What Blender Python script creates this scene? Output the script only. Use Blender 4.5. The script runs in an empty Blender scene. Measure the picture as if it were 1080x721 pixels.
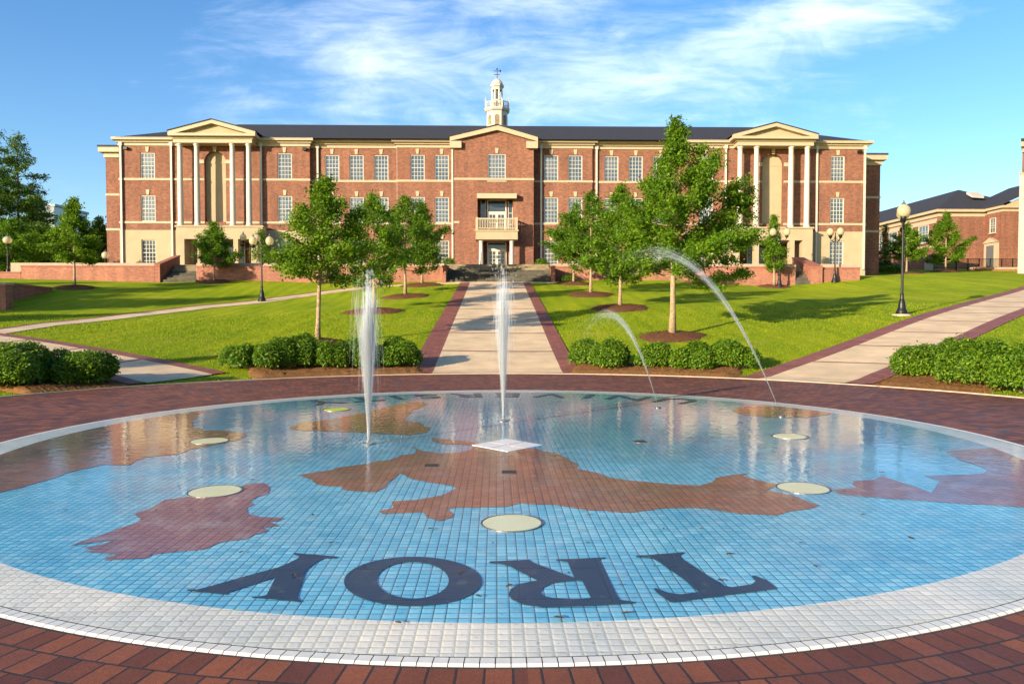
import bpy, math, random
import numpy as np
from mathutils import Vector
R_ = math.radians
scene = bpy.context.scene
col = scene.collection

# ------------------------------------------------------------------ camera
CAMZ = 1.7
F = 785.0; W0, H0 = 1080.0, 721.0
YAW = math.atan(17 / F); PITCH = math.atan(25.5 / F)
cam_d = bpy.data.cameras.new('camera'); cam = bpy.data.objects.new('camera', cam_d); col.objects.link(cam)
cam.location = (0, 0, CAMZ); cam.rotation_euler = (math.pi / 2 - PITCH, 0, -YAW)
cam_d.sensor_width = 36; cam_d.lens = 36 * F / W0; cam_d.clip_start = 0.05; cam_d.clip_end = 6000
scene.camera = cam

# ------------------------------------------------------------------ sun, sky, exposure
SUN_AZ, SUN_EL = R_(45), R_(14)          # light travels towards +X / +Y (from behind left)
sd = bpy.data.lights.new('sun', 'SUN'); sun = bpy.data.objects.new('sun', sd); col.objects.link(sun)
sd.energy = 4.4; sd.angle = R_(0.5); sd.color = (1.0, 0.85, 0.64)
dvec = Vector((math.sin(SUN_AZ) * math.cos(SUN_EL), math.cos(SUN_AZ) * math.cos(SUN_EL), -math.sin(SUN_EL)))
sun.rotation_euler = dvec.to_track_quat('-Z', 'Y').to_euler(); sun.location = (-40, -30, 40)

world = bpy.data.worlds.new('World'); scene.world = world; world.use_nodes = True
nt = world.node_tree; nt.nodes.clear()
def wn(t, **kw):
    n = nt.nodes.new(t)
    for k, v in kw.items(): setattr(n, k, v)
    return n
L = nt.links.new
sky = wn('ShaderNodeTexSky', sky_type='NISHITA', sun_disc=False, sun_elevation=SUN_EL,
         sun_rotation=math.pi + SUN_AZ, altitude=100, air_density=1.0, dust_density=1.0, ozone_density=2.5)
hs = wn('ShaderNodeHueSaturation'); hs.inputs['Saturation'].default_value = 1.24; hs.inputs['Hue'].default_value = 0.506; hs.inputs['Value'].default_value = 0.74
L(sky.outputs[0], hs.inputs['Color'])
tc = wn('ShaderNodeTexCoord'); sep = wn('ShaderNodeSeparateXYZ'); L(tc.outputs['Generated'], sep.inputs[0])
def wm(op, a, b=None, c=None):
    n = wn('ShaderNodeMath', operation=op)
    for i, v in enumerate((a, b, c)):
        if v is None: continue
        if isinstance(v, (int, float)): n.inputs[i].default_value = v
        else: L(v, n.inputs[i])
    return n.outputs[0]
yy = wm('MAXIMUM', wm('ABSOLUTE', sep.outputs[1]), 0.05)
uu = wm('DIVIDE', sep.outputs[0], yy); vv = wm('DIVIDE', wm('MAXIMUM', sep.outputs[2], 0.0), yy)
cmb = wn('ShaderNodeCombineXYZ'); L(uu, cmb.inputs[0]); L(vv, cmb.inputs[1]); L(sep.outputs[1], cmb.inputs[2])
flat = wn('ShaderNodeCombineXYZ'); L(uu, flat.inputs[0]); L(vv, flat.inputs[1])
# banks of thin cloud (bearing / elevation), broken up by streaky noise
mask = None
for (bx, by, rx, ry, rot, k) in ((-0.12, 0.345, .33, .15, 0.05, .80), (0.16, .315, .42, .12, 0.12, .78), (.42, .395, .34, .085, 0.28, .95), (0.06, .43, .34, .08, .15, .75),
                                 (-.42, .17, .5, .03, 0, .25), (0.05, .225, .40, .06, 0.05, .50), (.3, .24, .35, .05, .15, .45), (-.3, .26, .2, .05, 0, .4)):
    mp = wn('ShaderNodeMapping', vector_type='TEXTURE')
    mp.inputs['Location'].default_value = (bx, by, 0); mp.inputs['Rotation'].default_value = (0, 0, rot); mp.inputs['Scale'].default_value = (rx, ry, 1)
    L(flat.outputs[0], mp.inputs[0])
    g = wn('ShaderNodeTexGradient', gradient_type='SPHERICAL'); L(mp.outputs[0], g.inputs[0])
    o = wm('MULTIPLY', wm('POWER', g.outputs['Fac'], 0.8), k)
    mask = o if mask is None else wm('MAXIMUM', mask, o)
mp2 = wn('ShaderNodeMapping'); mp2.inputs['Rotation'].default_value = (0, 0, -0.32); mp2.inputs['Scale'].default_value = (1.0, 2.6, 1)
L(flat.outputs[0], mp2.inputs[0])
n1 = wn('ShaderNodeTexNoise'); n1.inputs['Scale'].default_value = 6.5; n1.inputs['Detail'].default_value = 9; n1.inputs['Roughness'].default_value = .62; n1.inputs['Distortion'].default_value = 0.9
L(mp2.outputs[0], n1.inputs['Vector'])
mp3 = wn('ShaderNodeMapping'); mp3.inputs['Rotation'].default_value = (0, 0, -0.5); mp3.inputs['Scale'].default_value = (1.0, 6.0, 1)
L(flat.outputs[0], mp3.inputs[0])
n2 = wn('ShaderNodeTexNoise'); n2.inputs['Scale'].default_value = 9; n2.inputs['Detail'].default_value = 7; n2.inputs['Roughness'].default_value = .6; n2.inputs['Distortion'].default_value = 0.4
L(mp3.outputs[0], n2.inputs['Vector'])
nz = wm('ADD', wm('MULTIPLY', n1.outputs['Fac'], .65), wm('MULTIPLY', n2.outputs['Fac'], .35))
cl = wm('MULTIPLY_ADD', mask, 0.95, wm('MULTIPLY_ADD', nz, 1.9, -1.25))
mr = wn('ShaderNodeMapRange', interpolation_type='SMOOTHSTEP'); L(cl, mr.inputs[0])
mr.inputs[1].default_value = -0.18; mr.inputs[2].default_value = 1.15; mr.inputs[3].default_value = 0; mr.inputs[4].default_value = .80
front = wn('ShaderNodeMapRange', interpolation_type='SMOOTHSTEP'); L(sep.outputs[1], front.inputs[0]); front.inputs[1].default_value = .05; front.inputs[2].default_value = .4
fac = wm('MULTIPLY', mr.outputs[0], front.outputs[0])
mx = wn('ShaderNodeMix', data_type='RGBA'); L(fac, mx.inputs[0]); L(hs.outputs[0], mx.inputs[6]); mx.inputs[7].default_value = (4.5, 4.8, 5.2, 1)
bg = wn('ShaderNodeBackground'); bg.inputs[1].default_value = 0.15; L(mx.outputs[2], bg.inputs[0])
wo = wn('ShaderNodeOutputWorld'); L(bg.outputs[0], wo.inputs[0])

vs = scene.view_settings
vs.view_transform = 'Standard'; vs.look = 'None'; vs.gamma = 1; vs.use_curve_mapping = False
vs.exposure = 1.3
scene.cycles.max_bounces = 6; scene.cycles.transparent_max_bounces = 24
scene.cycles.use_denoising = True

# ------------------------------------------------------------------ pixel -> world helpers (placing things on the site plan)
cy, sy = math.cos(YAW), math.sin(YAW); cp, sp_ = math.cos(PITCH), math.sin(PITCH)
def ray(px, py):
    a, b = (px - W0 / 2) / F, (H0 / 2 - py) / F
    fx, fy, fz = sy * cp, cy * cp, -sp_
    rx, ry = cy, -sy
    ux, uy, uz = sy * sp_, cy * sp_, cp
    return np.array([fx + a * rx + b * ux, fy + a * ry + b * uy, fz + b * uz])
def U(px, py, Y):                                   # point of the sight line at world depth Y
    d = ray(px, py); t = Y / d[1]; return np.array([d[0] * t, Y, CAMZ + d[2] * t])
def UX(px, Y, py=220): return U(px, py, Y)[0]
def UZ(py, Y, px=523): return U(px, py, Y)[2]
def G0(px, py):                                     # on the flat plaza
    d = ray(px, py); t = -CAMZ / d[2]; return np.array([d[0] * t, d[1] * t])

# ------------------------------------------------------------------ terrain
FC = np.array([0.15, 10.45]); RP = 12.0             # fountain centre, plaza radius
ctrl = []
for k in range(18):
    a = k * math.pi / 9; ctrl.append((FC[0] + 12.4 * math.cos(a), FC[1] + 12.4 * math.sin(a), 0.0))
for (px, py, Y) in ((523, 352, 31), (523, 318, 43.3), (523, 298.5, 56), (460, 298.5, 56.5), (590, 298.5, 56.5), (709, 356, 29.5), (951, 332.5, 33.5), (822, 303.5, 58), (860, 290.5, 63),
                    (700, 294, 60), (1000, 288.5, 72), (1075, 288, 78), (1075, 314, 42), (277, 318, 49), (264, 294.5, 60), (340, 297, 60), (180, 297, 60), (79, 303.5, 51), (335, 362, 27.5),
                    (2, 322, 42), (4, 352, 29), (40, 346, 32), (110, 338, 37), (1000, 284.5, 92), (940, 284.5, 90), (1075, 284, 95), (430, 313, 47), (390, 329, 38.5)):
    ctrl.append(tuple(U(px, py, Y)))
for p in ((-60, 60, 5.2), (-60, 30, 2.4), (-60, 95, 6), (0, 90, 6), (0, 70, 5.4), (-30, 68, 5.4), (30, 70, 5.6), (55, 30, 1.5), (75, 60, 5), (-80, -20, 0), (80, -20, 0), (0, -60, 0), (-40, 0, .2), (40, 5, .1), (-20, -20, 0), (20, -20, 0),
          (140, 140, 9), (-140, 140, 8), (0, 150, 8), (-140, 0, 1), (140, 0, 1), (0, -140, 0), (120, 90, 8)):
    ctrl.append(p)
ctrl = np.array(ctrl)
def _phi(r2): return np.where(r2 > 1e-9, 0.5 * r2 * np.log(np.maximum(r2, 1e-9)), 0)
_n = len(ctrl); _d2 = ((ctrl[:, None, :2] - ctrl[None, :, :2]) ** 2).sum(-1)
_A = np.zeros((_n + 3, _n + 3)); _A[:_n, :_n] = _phi(_d2) + np.eye(_n) * 3.0
_A[:_n, _n] = 1; _A[:_n, _n + 1:] = ctrl[:, :2]; _A[_n, :_n] = 1; _A[_n + 1:, :_n] = ctrl[:, :2].T
_w = np.linalg.solve(_A, np.concatenate([ctrl[:, 2], np.zeros(3)]))
def tz(x, y):
    x = np.asarray(x, float); y = np.asarray(y, float); sh = x.shape
    x = x.ravel(); y = y.ravel()
    r = np.hypot(x - FC[0], y - FC[1]); k = np.where(r > 150, 150 / np.maximum(r, 1), 1)
    X = FC[0] + (x - FC[0]) * k; Y = FC[1] + (y - FC[1]) * k
    d2 = (X[:, None] - ctrl[None, :, 0]) ** 2 + (Y[:, None] - ctrl[None, :, 1]) ** 2
    z = _phi(d2) @ _w[:_n] + _w[_n] + X * _w[_n + 1] + Y * _w[_n + 2]
    s = np.clip((r - RP) / 2.0, 0, 1); z = z * s * s * (3 - 2 * s)
    z = np.maximum(z, -0.02)
    return z.reshape(sh)
def tz1(x, y): return float(tz(np.array([x]), np.array([y]))[0])
def GT(px, py):                                     # where the sight line meets the lawn
    d = ray(px, py); d = d / d[1]
    ys = np.arange(14, 110, 0.1); h = CAMZ + d[2] * ys - tz(d[0] * ys, ys)
    i = np.argmax(h < 0) if (h < 0).any() else len(ys) - 1
    return np.array([d[0] * ys[i], ys[i], float(tz(np.array([d[0] * ys[i]]), np.array([ys[i]]))[0])])

# ------------------------------------------------------------------ mesh builder and object helpers
ORIGIN = {}
class MB:
    def __init__(s): s.v = []; s.f = []; s.uv = None
    def add(s, verts, faces):
        o = len(s.v); s.v += [tuple(map(float, v)) for v in verts]; s.f += [tuple(i + o for i in f) for f in faces]; return s
    def box(s, x0, x1, y0, y1, z0, z1):
        if x0 > x1: x0, x1 = x1, x0
        if y0 > y1: y0, y1 = y1, y0
        return s.add([(x0, y0, z0), (x1, y0, z0), (x1, y1, z0), (x0, y1, z0), (x0, y0, z1), (x1, y0, z1), (x1, y1, z1), (x0, y1, z1)],
                     [(0, 3, 2, 1), (4, 5, 6, 7), (0, 1, 5, 4), (1, 2, 6, 5), (2, 3, 7, 6), (3, 0, 4, 7)])
    def quad(s, a, b, c, d): return s.add([a, b, c, d], [(0, 1, 2, 3)])
    def prism_y(s, poly, y0, y1):                   # polygon in x/z extruded along y
        n = len(poly)
        return s.add([(x, y0, z) for x, z in poly] + [(x, y1, z) for x, z in poly],
                     [tuple(range(n)), tuple(range(2 * n - 1, n - 1, -1))] + [(i, i + n, (i + 1) % n + n, (i + 1) % n) for i in range(n)])
    def prism_z(s, poly, z0, z1):
        n = len(poly)
        return s.add([(x, y, z0) for x, y in poly] + [(x, y, z1) for x, y in poly],
                     [tuple(range(n - 1, -1, -1)), tuple(range(n, 2 * n))] + [(i, (i + 1) % n, (i + 1) % n + n, i + n) for i in range(n)])
    def tube(s, pts, rad, n=8, cap=True):
        pts = [np.array(p, float) for p in pts]; m = len(pts)
        if not hasattr(rad, '__len__'): rad = [rad] * m
        V = []; up = None
        for i in range(m):
            t = pts[min(i + 1, m - 1)] - pts[max(i - 1, 0)]; t = t / (np.linalg.norm(t) + 1e-12)
            if up is None:
                a = np.array([1., 0, 0]) if abs(t[0]) < .8 else np.array([0, 1., 0])
                up = np.cross(t, a)
            up = up - t * np.dot(up, t); up /= np.linalg.norm(up) + 1e-12; w = np.cross(t, up)
            for k in range(n):
                an = 2 * math.pi * k / n; V.append(pts[i] + rad[i] * (math.cos(an) * up + math.sin(an) * w))
        Fc = [(i * n + k, i * n + (k + 1) % n, (i + 1) * n + (k + 1) % n, (i + 1) * n + k) for i in range(m - 1) for k in range(n)]
        if cap: Fc += [tuple(range(n - 1, -1, -1)), tuple((m - 1) * n + k for k in range(n))]
        return s.add(V, Fc)
    def lathe(s, prof, n=20, c=(0, 0, 0), phase=0.0):
        V = []; m = len(prof)
        for r, z in prof:
            for k in range(n):
                an = 2 * math.pi * k / n + phase; V.append((c[0] + r * math.cos(an), c[1] + r * math.sin(an), c[2] + z))
        Fc = [(i * n + k, i * n + (k + 1) % n, (i + 1) * n + (k + 1) % n, (i + 1) * n + k) for i in range(m - 1) for k in range(n)]
        Fc += [tuple(range(n - 1, -1, -1)), tuple((m - 1) * n + k for k in range(n))]
        return s.add(V, Fc)
    def build(s, name, mat, parent=None, smooth=False, world=True, bevel=0):
        off = ORIGIN.get(parent.name, (0, 0, 0)) if (parent is not None and world) else (0, 0, 0)
        me = bpy.data.meshes.new(name)
        me.from_pydata([(v[0] - off[0], v[1] - off[1], v[2] - off[2]) for v in s.v], [], s.f); me.update()
        if s.uv is not None:
            ul = me.uv_layers.new(name='UVMap')
            li = np.zeros(len(me.loops), dtype=np.int32); me.loops.foreach_get('vertex_index', li)
            ul.data.foreach_set('uv', np.asarray(s.uv, float)[li].ravel())
        if smooth: me.polygons.foreach_set('use_smooth', [True] * len(me.polygons))
        me.materials.append(mat)
        o = bpy.data.objects.new(name, me); col.objects.link(o)
        if parent is not None: o.parent = parent; ORIGIN[o.name] = off
        if bevel:
            b = o.modifiers.new('bevel', 'BEVEL'); b.width = bevel; b.segments = 2; b.limit_method = 'ANGLE'
        return o
def npmesh(name, V, Fq, mat, parent=None, attr=None, smooth=False, loc=None):
    """fast mesh from arrays: V (n,3), Fq (m,k)"""
    me = bpy.data.meshes.new(name); V = np.asarray(V, np.float32); Fq = np.asarray(Fq, np.int32); k = Fq.shape[1]
    me.vertices.add(len(V)); me.vertices.foreach_set('co', V.ravel())
    me.loops.add(Fq.size); me.loops.foreach_set('vertex_index', Fq.ravel())
    me.polygons.add(len(Fq)); me.polygons.foreach_set('loop_start', np.arange(0, Fq.size, k, dtype=np.int32))
    me.update(calc_edges=True); me.validate()
    if smooth: me.polygons.foreach_set('use_smooth', np.ones(len(me.polygons), dtype=bool))
    if attr is not None:
        a = me.attributes.new('tint', 'FLOAT', 'POINT'); a.data.foreach_set('value', np.asarray(attr, np.float32))
    me.materials.append(mat); o = bpy.data.objects.new(name, me); col.objects.link(o)
    if parent is not None: o.parent = parent
    return o
def tag(o, label=None, cat=None, group=None, kind=None):
    if label: o['label'] = label
    if cat: o['category'] = cat
    if group: o['group'] = group
    if kind: o['kind'] = kind
    return o
def thing(name, label, cat, loc=(0, 0, 0), group=None, rz=0):
    o = bpy.data.objects.new(name, None); col.objects.link(o); o.location = tuple(map(float, loc)); o.rotation_euler = (0, 0, rz); o.empty_display_size = .2
    ORIGIN[o.name] = tuple(map(float, loc)); return tag(o, label, cat, group)
KIDS = {}
def copy_tree(o, parent=None):
    c = o.copy(); col.objects.link(c)
    if parent is not None: c.parent = parent
    for ch in [x for x in list(o.children)]: copy_tree(ch, c)
    return c
def structure(o): o['kind'] = 'structure'; return o

# ------------------------------------------------------------------ materials
class NM:
    def __init__(s, name):
        s.m = bpy.data.materials.new(name); s.m.use_nodes = True; s.t = s.m.node_tree; s.t.nodes.clear()
        s.out = s.t.nodes.new('ShaderNodeOutputMaterial'); s.b = s.t.nodes.new('ShaderNodeBsdfPrincipled')
        s.t.links.new(s.b.outputs[0], s.out.inputs[0])
    def n(s, t, ins=None, **kw):
        x = s.t.nodes.new(t)
        for k, v in kw.items(): setattr(x, k, v)
        for k, v in (ins or {}).items():
            if hasattr(v, 'is_output') or isinstance(v, bpy.types.NodeSocket): s.t.links.new(v, x.inputs[k])
            else: x.inputs[k].default_value = v
        return x
    def l(s, a, b): s.t.links.new(a, b)
    def set(s, **kw):
        for k, v in kw.items():
            k = k.replace('_', ' ')
            inp = s.b.inputs[k]
            if isinstance(v, bpy.types.NodeSocket): s.l(v, inp)
            else: inp.default_value = v
        return s
    def obj(s): return s.n('ShaderNodeTexCoord').outputs['Object']
    def uv(s): return s.n('ShaderNodeTexCoord').outputs['UV']
    def geo(s): return s.n('ShaderNodeNewGeometry').outputs['Position']
    def noise(s, vec, scale, detail=4, rough=.55, dist=0):
        return s.n('ShaderNodeTexNoise', {'Vector': vec, 'Scale': scale, 'Detail': detail, 'Roughness': rough, 'Distortion': dist}).outputs['Fac']
    def ramp(s, f, stops):
        r = s.n('ShaderNodeValToRGB', {'Fac': f}); e = r.color_ramp.elements
        while len(e) < len(stops): e.new(.5)
        for i, (p, c) in enumerate(stops): e[i].position = p; e[i].color = (*c, 1) if len(c) == 3 else c
        return r.outputs[0]
    def mix(s, f, a, b, mode='MIX'):
        x = s.n('ShaderNodeMix', data_type='RGBA', blend_type=mode)
        for i, v in ((0, f), (6, a), (7, b)):
            if isinstance(v, bpy.types.NodeSocket): s.l(v, x.inputs[i])
            else: x.inputs[i].default_value = v if not isinstance(v, tuple) or len(v) == 4 else (*v, 1)
        return x.outputs[2]
    def math(s, op, a, b=0.0, c=0.0):
        x = s.n('ShaderNodeMath', operation=op)
        for i, v in enumerate((a, b, c)):
            if isinstance(v, bpy.types.NodeSocket): s.l(v, x.inputs[i])
            else: x.inputs[i].default_value = v
        return x.outputs[0]
    def bump(s, h, strength=.3, dist=.02, normal=None):
        ins = {'Height': h, 'Strength': strength, 'Distance': dist}
        if normal is not None: ins['Normal'] = normal
        return s.n('ShaderNodeBump', ins).outputs[0]
def plain(name, c, rough=.6, spec=.4, metal=0, var=.12, scale=3, bump=0.0):
    m = NM(name); p = m.geo(); f = m.noise(p, scale, 5)
    lo = tuple(x * (1 - var) for x in c); hi = tuple(min(1, x * (1 + var)) for x in c)
    m.set(Base_Color=m.ramp(f, [(.3, lo), (.7, hi)]), Roughness=rough, Specular_IOR_Level=spec, Metallic=metal)
    if bump: m.set(Normal=m.bump(m.noise(p, scale * 8, 4), bump, .02))
    return m.m
def tile_mat(name, c1, c2, mortar, coat=1.0, size=.0725, bl=.28):
    m = NM(name); o = m.obj()
    br = m.n('ShaderNodeTexBrick', {'Vector': o, 'Scale': 1.0, 'Mortar Size': .0042, 'Mortar Smooth': .25, 'Bias': 0.0, 'Brick Width': size, 'Row Height': size,
                                    'Color1': (*c1, 1), 'Color2': (*c2, 1), 'Mortar': (*mortar, 1)}, offset=0.0, squash=1.0)
    jit = m.noise(m.n('ShaderNodeVectorMath', {0: o, 1: (size, size, 1)}, operation='SNAP').outputs[0], 23.7, 0); big = m.noise(o, .9, 4); stain = m.noise(o, 7, 6, .65)
    c = m.mix(1.0, br.outputs['Color'], m.ramp(big, [(.3, (.74, .80, .84)), (.7, (1.14, 1.08, 1.04))]), 'MULTIPLY')
    bloom = m.ramp(m.noise(o, 2.6, 6, .7), [(.50, (0, 0, 0)), (.72, (1, 1, 1))]); c = m.mix(m.math('MULTIPLY', bloom, bl), c, (.62, .66, .62))
    c = m.mix(1.0, c, m.ramp(jit, [(.3, (.93, .94, .95)), (.7, (1.06, 1.05, 1.04))]), 'MULTIPLY')
    c = m.mix(m.math('MULTIPLY', m.ramp(stain, [(.58, (0, 0, 0)), (.75, (1, 1, 1))]), .35), c, (.25, .24, .17))
    br2 = m.n('ShaderNodeTexBrick', {'Vector': o, 'Scale': 1.0, 'Mortar Size': .016, 'Mortar Smooth': 1.0, 'Brick Width': size, 'Row Height': size}, offset=0.0)
    ht = m.math('ADD', m.math('MULTIPLY', br2.outputs['Fac'], -1.0), m.math('MULTIPLY', m.noise(o, 30, 3), .9))
    nb = m.bump(ht, .22, .006)
    sp_k = m.ramp(m.noise(o, 26, 2, .5), [(.68, (0, 0, 0)), (.73, (1, 1, 1))]); c = m.mix(m.math('MULTIPLY', sp_k, .45), c, (.05, .045, .035))
    # standing water: pooled film (smooth) and drier patches
    wave = m.noise(m.n('ShaderNodeMapping', {'Vector': o, 'Scale': (1, 1, 1)}).outputs[0], 6.0, 3, .5, .8)
    wave2 = m.noise(o, 22, 2, .5, .3)
    cn = m.bump(m.math('ADD', wave, m.math('MULTIPLY', wave2, .20)), .11, .022)
    sepo = m.n('ShaderNodeSeparateXYZ', {0: o})
    pool = m.math('ADD', m.math('MULTIPLY', sepo.outputs[1], .16), m.math('MULTIPLY', m.noise(o, .8, 3), 1.1))
    wet = m.ramp(pool, [(.0, (.15, .15, .15)), (.5, (1, 1, 1))])
    c = m.mix(wet, c, m.mix(1.0, c, (.60, .70, .82), 'MULTIPLY'))
    m.set(Base_Color=c, Roughness=.34, Specular_IOR_Level=.5, Normal=nb, Coat_Weight=m.math('MULTIPLY', wet, coat), Coat_Roughness=.025, Coat_IOR=1.5, Coat_Normal=cn)
    return m.m
def brick_uv(name, c1, c2, mortar, bw, rh, msize=.006, off=.5, slate=0.0, rough=.75):
    m = NM(name); u = m.uv()
    br = m.n('ShaderNodeTexBrick', {'Vector': u, 'Scale': 1.0, 'Mortar Size': msize, 'Mortar Smooth': .2, 'Bias': 0.0, 'Brick Width': bw, 'Row Height': rh,
                                    'Color1': (*c1, 1), 'Color2': (*c2, 1), 'Mortar': (*mortar, 1)}, offset=off)
    g = m.geo(); c = br.outputs['Color']
    c = m.mix(1.0, c, m.ramp(m.noise(g, 1.1, 5, .6), [(.3, (.75, .75, .8)), (.7, (1.15, 1.08, 1.0))]), 'MULTIPLY')
    c = m.mix(1.0, c, m.ramp(m.noise(g, 60, 3, .6), [(.3, (.8, .8, .8)), (.7, (1.15, 1.15, 1.15))]), 'MULTIPLY')
    if slate:                                       # odd blue-black paver
        b2 = m.n('ShaderNodeTexBrick', {'Vector': u, 'Scale': 1.0, 'Mortar Size': 0.0, 'Bias': 0.0, 'Brick Width': bw, 'Row Height': rh, 'Color1': (0, 0, 0, 1), 'Color2': (1, 1, 1, 1), 'Mortar': (0, 0, 0, 1)}, offset=off)
        c = m.mix(m.ramp(b2.outputs['Color'], [(1 - slate, (0, 0, 0)), (1 - slate + .01, (1, 1, 1))]), c, (.06, .07, .10))
    ht = m.math('ADD', m.math('MULTIPLY', br.outputs['Fac'], -1.0), m.math('MULTIPLY', m.noise(g, 90, 3), .35))
    m.set(Base_Color=c, Roughness=m.ramp(m.noise(g, 2, 3), [(.3, (rough - .2,) * 3), (.7, (rough,) * 3)]), Specular_IOR_Level=.35, Normal=m.bump(ht, .6, .008))
    return m.m
def wall_brick(name, c1, c2, mortar, bw=.21, rh=.075):
    m = NM(name); g = m.geo(); s = m.n('ShaderNodeSeparateXYZ', {0: g})
    v = m.n('ShaderNodeCombineXYZ', {0: m.math('ADD', s.outputs[0], s.outputs[1]), 1: s.outputs[2]}).outputs[0]
    br = m.n('ShaderNodeTexBrick', {'Vector': v, 'Scale': 1.0, 'Mortar Size': .0055, 'Mortar Smooth': .1, 'Bias': -.1, 'Brick Width': bw, 'Row Height': rh,
                                    'Color1': (*c1, 1), 'Color2': (*c2, 1), 'Mortar': (*mortar, 1)}, offset=.5)
    c = m.mix(1.0, br.outputs['Color'], m.ramp(m.noise(g, .35, 5, .6), [(.3, (.82, .80, .80)), (.7, (1.12, 1.1, 1.06))]), 'MULTIPLY')
    c = m.mix(1.0, c, m.ramp(m.noise(v, 6, 3), [(.3, (.84, .82, .82)), (.7, (1.12, 1.1, 1.1))]), 'MULTIPLY')
    stv = m.noise(m.n('ShaderNodeMapping', {'Vector': v, 'Scale': (1.6, .12, 1)}).outputs[0], 1.0, 5, .6)
    c = m.mix(1.0, c, m.ramp(stv, [(.3, (.80, .79, .80)), (.6, (1.06, 1.05, 1.04))]), 'MULTIPLY')
    m.set(Base_Color=c, Roughness=.85, Specular_IOR_Level=.25, Normal=m.bump(m.math('MULTIPLY', br.outputs['Fac'], -1.0), .5, .01))
    return m.m
def leaf_mat(name, dark, light, trans=.45, gloss=.35):
    m = NM(name); a = m.n('ShaderNodeAttribute', attribute_name='tint').outputs['Fac']
    g = m.noise(m.geo(), 1.7, 3)
    f = m.math('ADD', m.math('MULTIPLY', a, .65), m.math('MULTIPLY', g, .35))
    c = m.ramp(f, [(.15, dark), (.85, light)])
    m.set(Base_Color=c, Roughness=.5, Specular_IOR_Level=gloss)
    tr = m.n('ShaderNodeBsdfTranslucent', {'Color': m.mix(.5, c, (.18, .30, .015))})
    mxs = m.n('ShaderNodeMixShader', {'Fac': trans}); m.l(m.b.outputs[0], mxs.inputs[1]); m.l(tr.outputs[0], mxs.inputs[2]); m.l(mxs.outputs[0], m.out.inputs[0])
    return m.m
def grass_mat(name):
    m = NM(name); g = m.geo()
    st = m.n('ShaderNodeMapping', {'Vector': g, 'Scale': (1, .35, 1), 'Rotation': (0, 0, .25)}).outputs[0]
    f1 = m.noise(st, .45, 5, .6); f2 = m.noise(g, 4.5, 5, .65); f3 = m.noise(g, 60, 3, .7)
    f = m.math('ADD', m.math('ADD', m.math('MULTIPLY', f1, .62), m.math('MULTIPLY', f2, .30)), m.math('MULTIPLY', f3, .22)); f = m.math('SUBTRACT', f, .07)
    wv = m.n('ShaderNodeTexWave', {'Vector': g, 'Scale': .33, 'Distortion': 1.2, 'Detail': 2.0}, bands_direction='X').outputs['Fac']
    f = m.math('ADD', f, m.math('MULTIPLY_ADD', wv, .07, -.035))
    c = m.ramp(f, [(.28, (.12, .195, .006)), (.46, (.215, .29, .006)), (.62, (.33, .365, .010)), (.8, (.48, .41, .06))]); dry = m.ramp(m.noise(m.n('ShaderNodeMapping', {'Vector': g, 'Scale': (.5, 1, 1)}).outputs[0], .8, 6, .7), [(.56, (0, 0, 0)), (.74, (1, 1, 1))]); c = m.mix(m.math('MULTIPLY', dry, .55), c, (.46, .36, .09))
    m.set(Base_Color=c, Roughness=.9, Specular_IOR_Level=.08, Normal=m.bump(m.math('ADD', f3, m.noise(g, 16, 3)), .9, .05))
    return m.m
def blade_mat():
    m = NM('grass_blade'); a = m.n('ShaderNodeAttribute', attribute_name='tint').outputs['Fac']
    c = m.ramp(a, [(.1, (.10, .18, .006)), (.6, (.22, .30, .007)), (.95, (.36, .38, .02))])
    m.set(Base_Color=c, Roughness=.7, Specular_IOR_Level=.15)
    tr = m.n('ShaderNodeBsdfTranslucent', {'Color': c}); mxs = m.n('ShaderNodeMixShader', {'Fac': .4})
    m.l(m.b.outputs[0], mxs.inputs[1]); m.l(tr.outputs[0], mxs.inputs[2]); m.l(mxs.outputs[0], m.out.inputs[0]); return m.m
def water_mat(name, alpha, col_=(.9, .94, .97)):
    m = NM(name); m.set(Base_Color=(*col_, 1), Roughness=.25, Specular_IOR_Level=.5)
    tr = m.n('ShaderNodeBsdfTranslucent', {'Color': (*col_, 1)}); a1 = m.n('ShaderNodeMixShader', {'Fac': .5}); m.l(m.b.outputs[0], a1.inputs[1]); m.l(tr.outputs[0], a1.inputs[2])
    tp = m.n('ShaderNodeBsdfTransparent'); a2 = m.n('ShaderNodeMixShader', {'Fac': alpha}); m.l(tp.outputs[0], a2.inputs[1]); m.l(a1.outputs[0], a2.inputs[2]); m.l(a2.outputs[0], m.out.inputs[0]); return m.m
def mulch_mat(name, a, b):
    m = NM(name); g = m.geo(); f = m.noise(m.n('ShaderNodeMapping', {'Vector': g, 'Scale': (1, .4, 1), 'Rotation': (0, 0, .6)}).outputs[0], 28, 6, .75, 1.2)
    m.set(Base_Color=m.ramp(f, [(.3, a), (.7, b)]), Roughness=.95, Specular_IOR_Level=.1, Normal=m.bump(f, 1.0, .06)); return m.m
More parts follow.
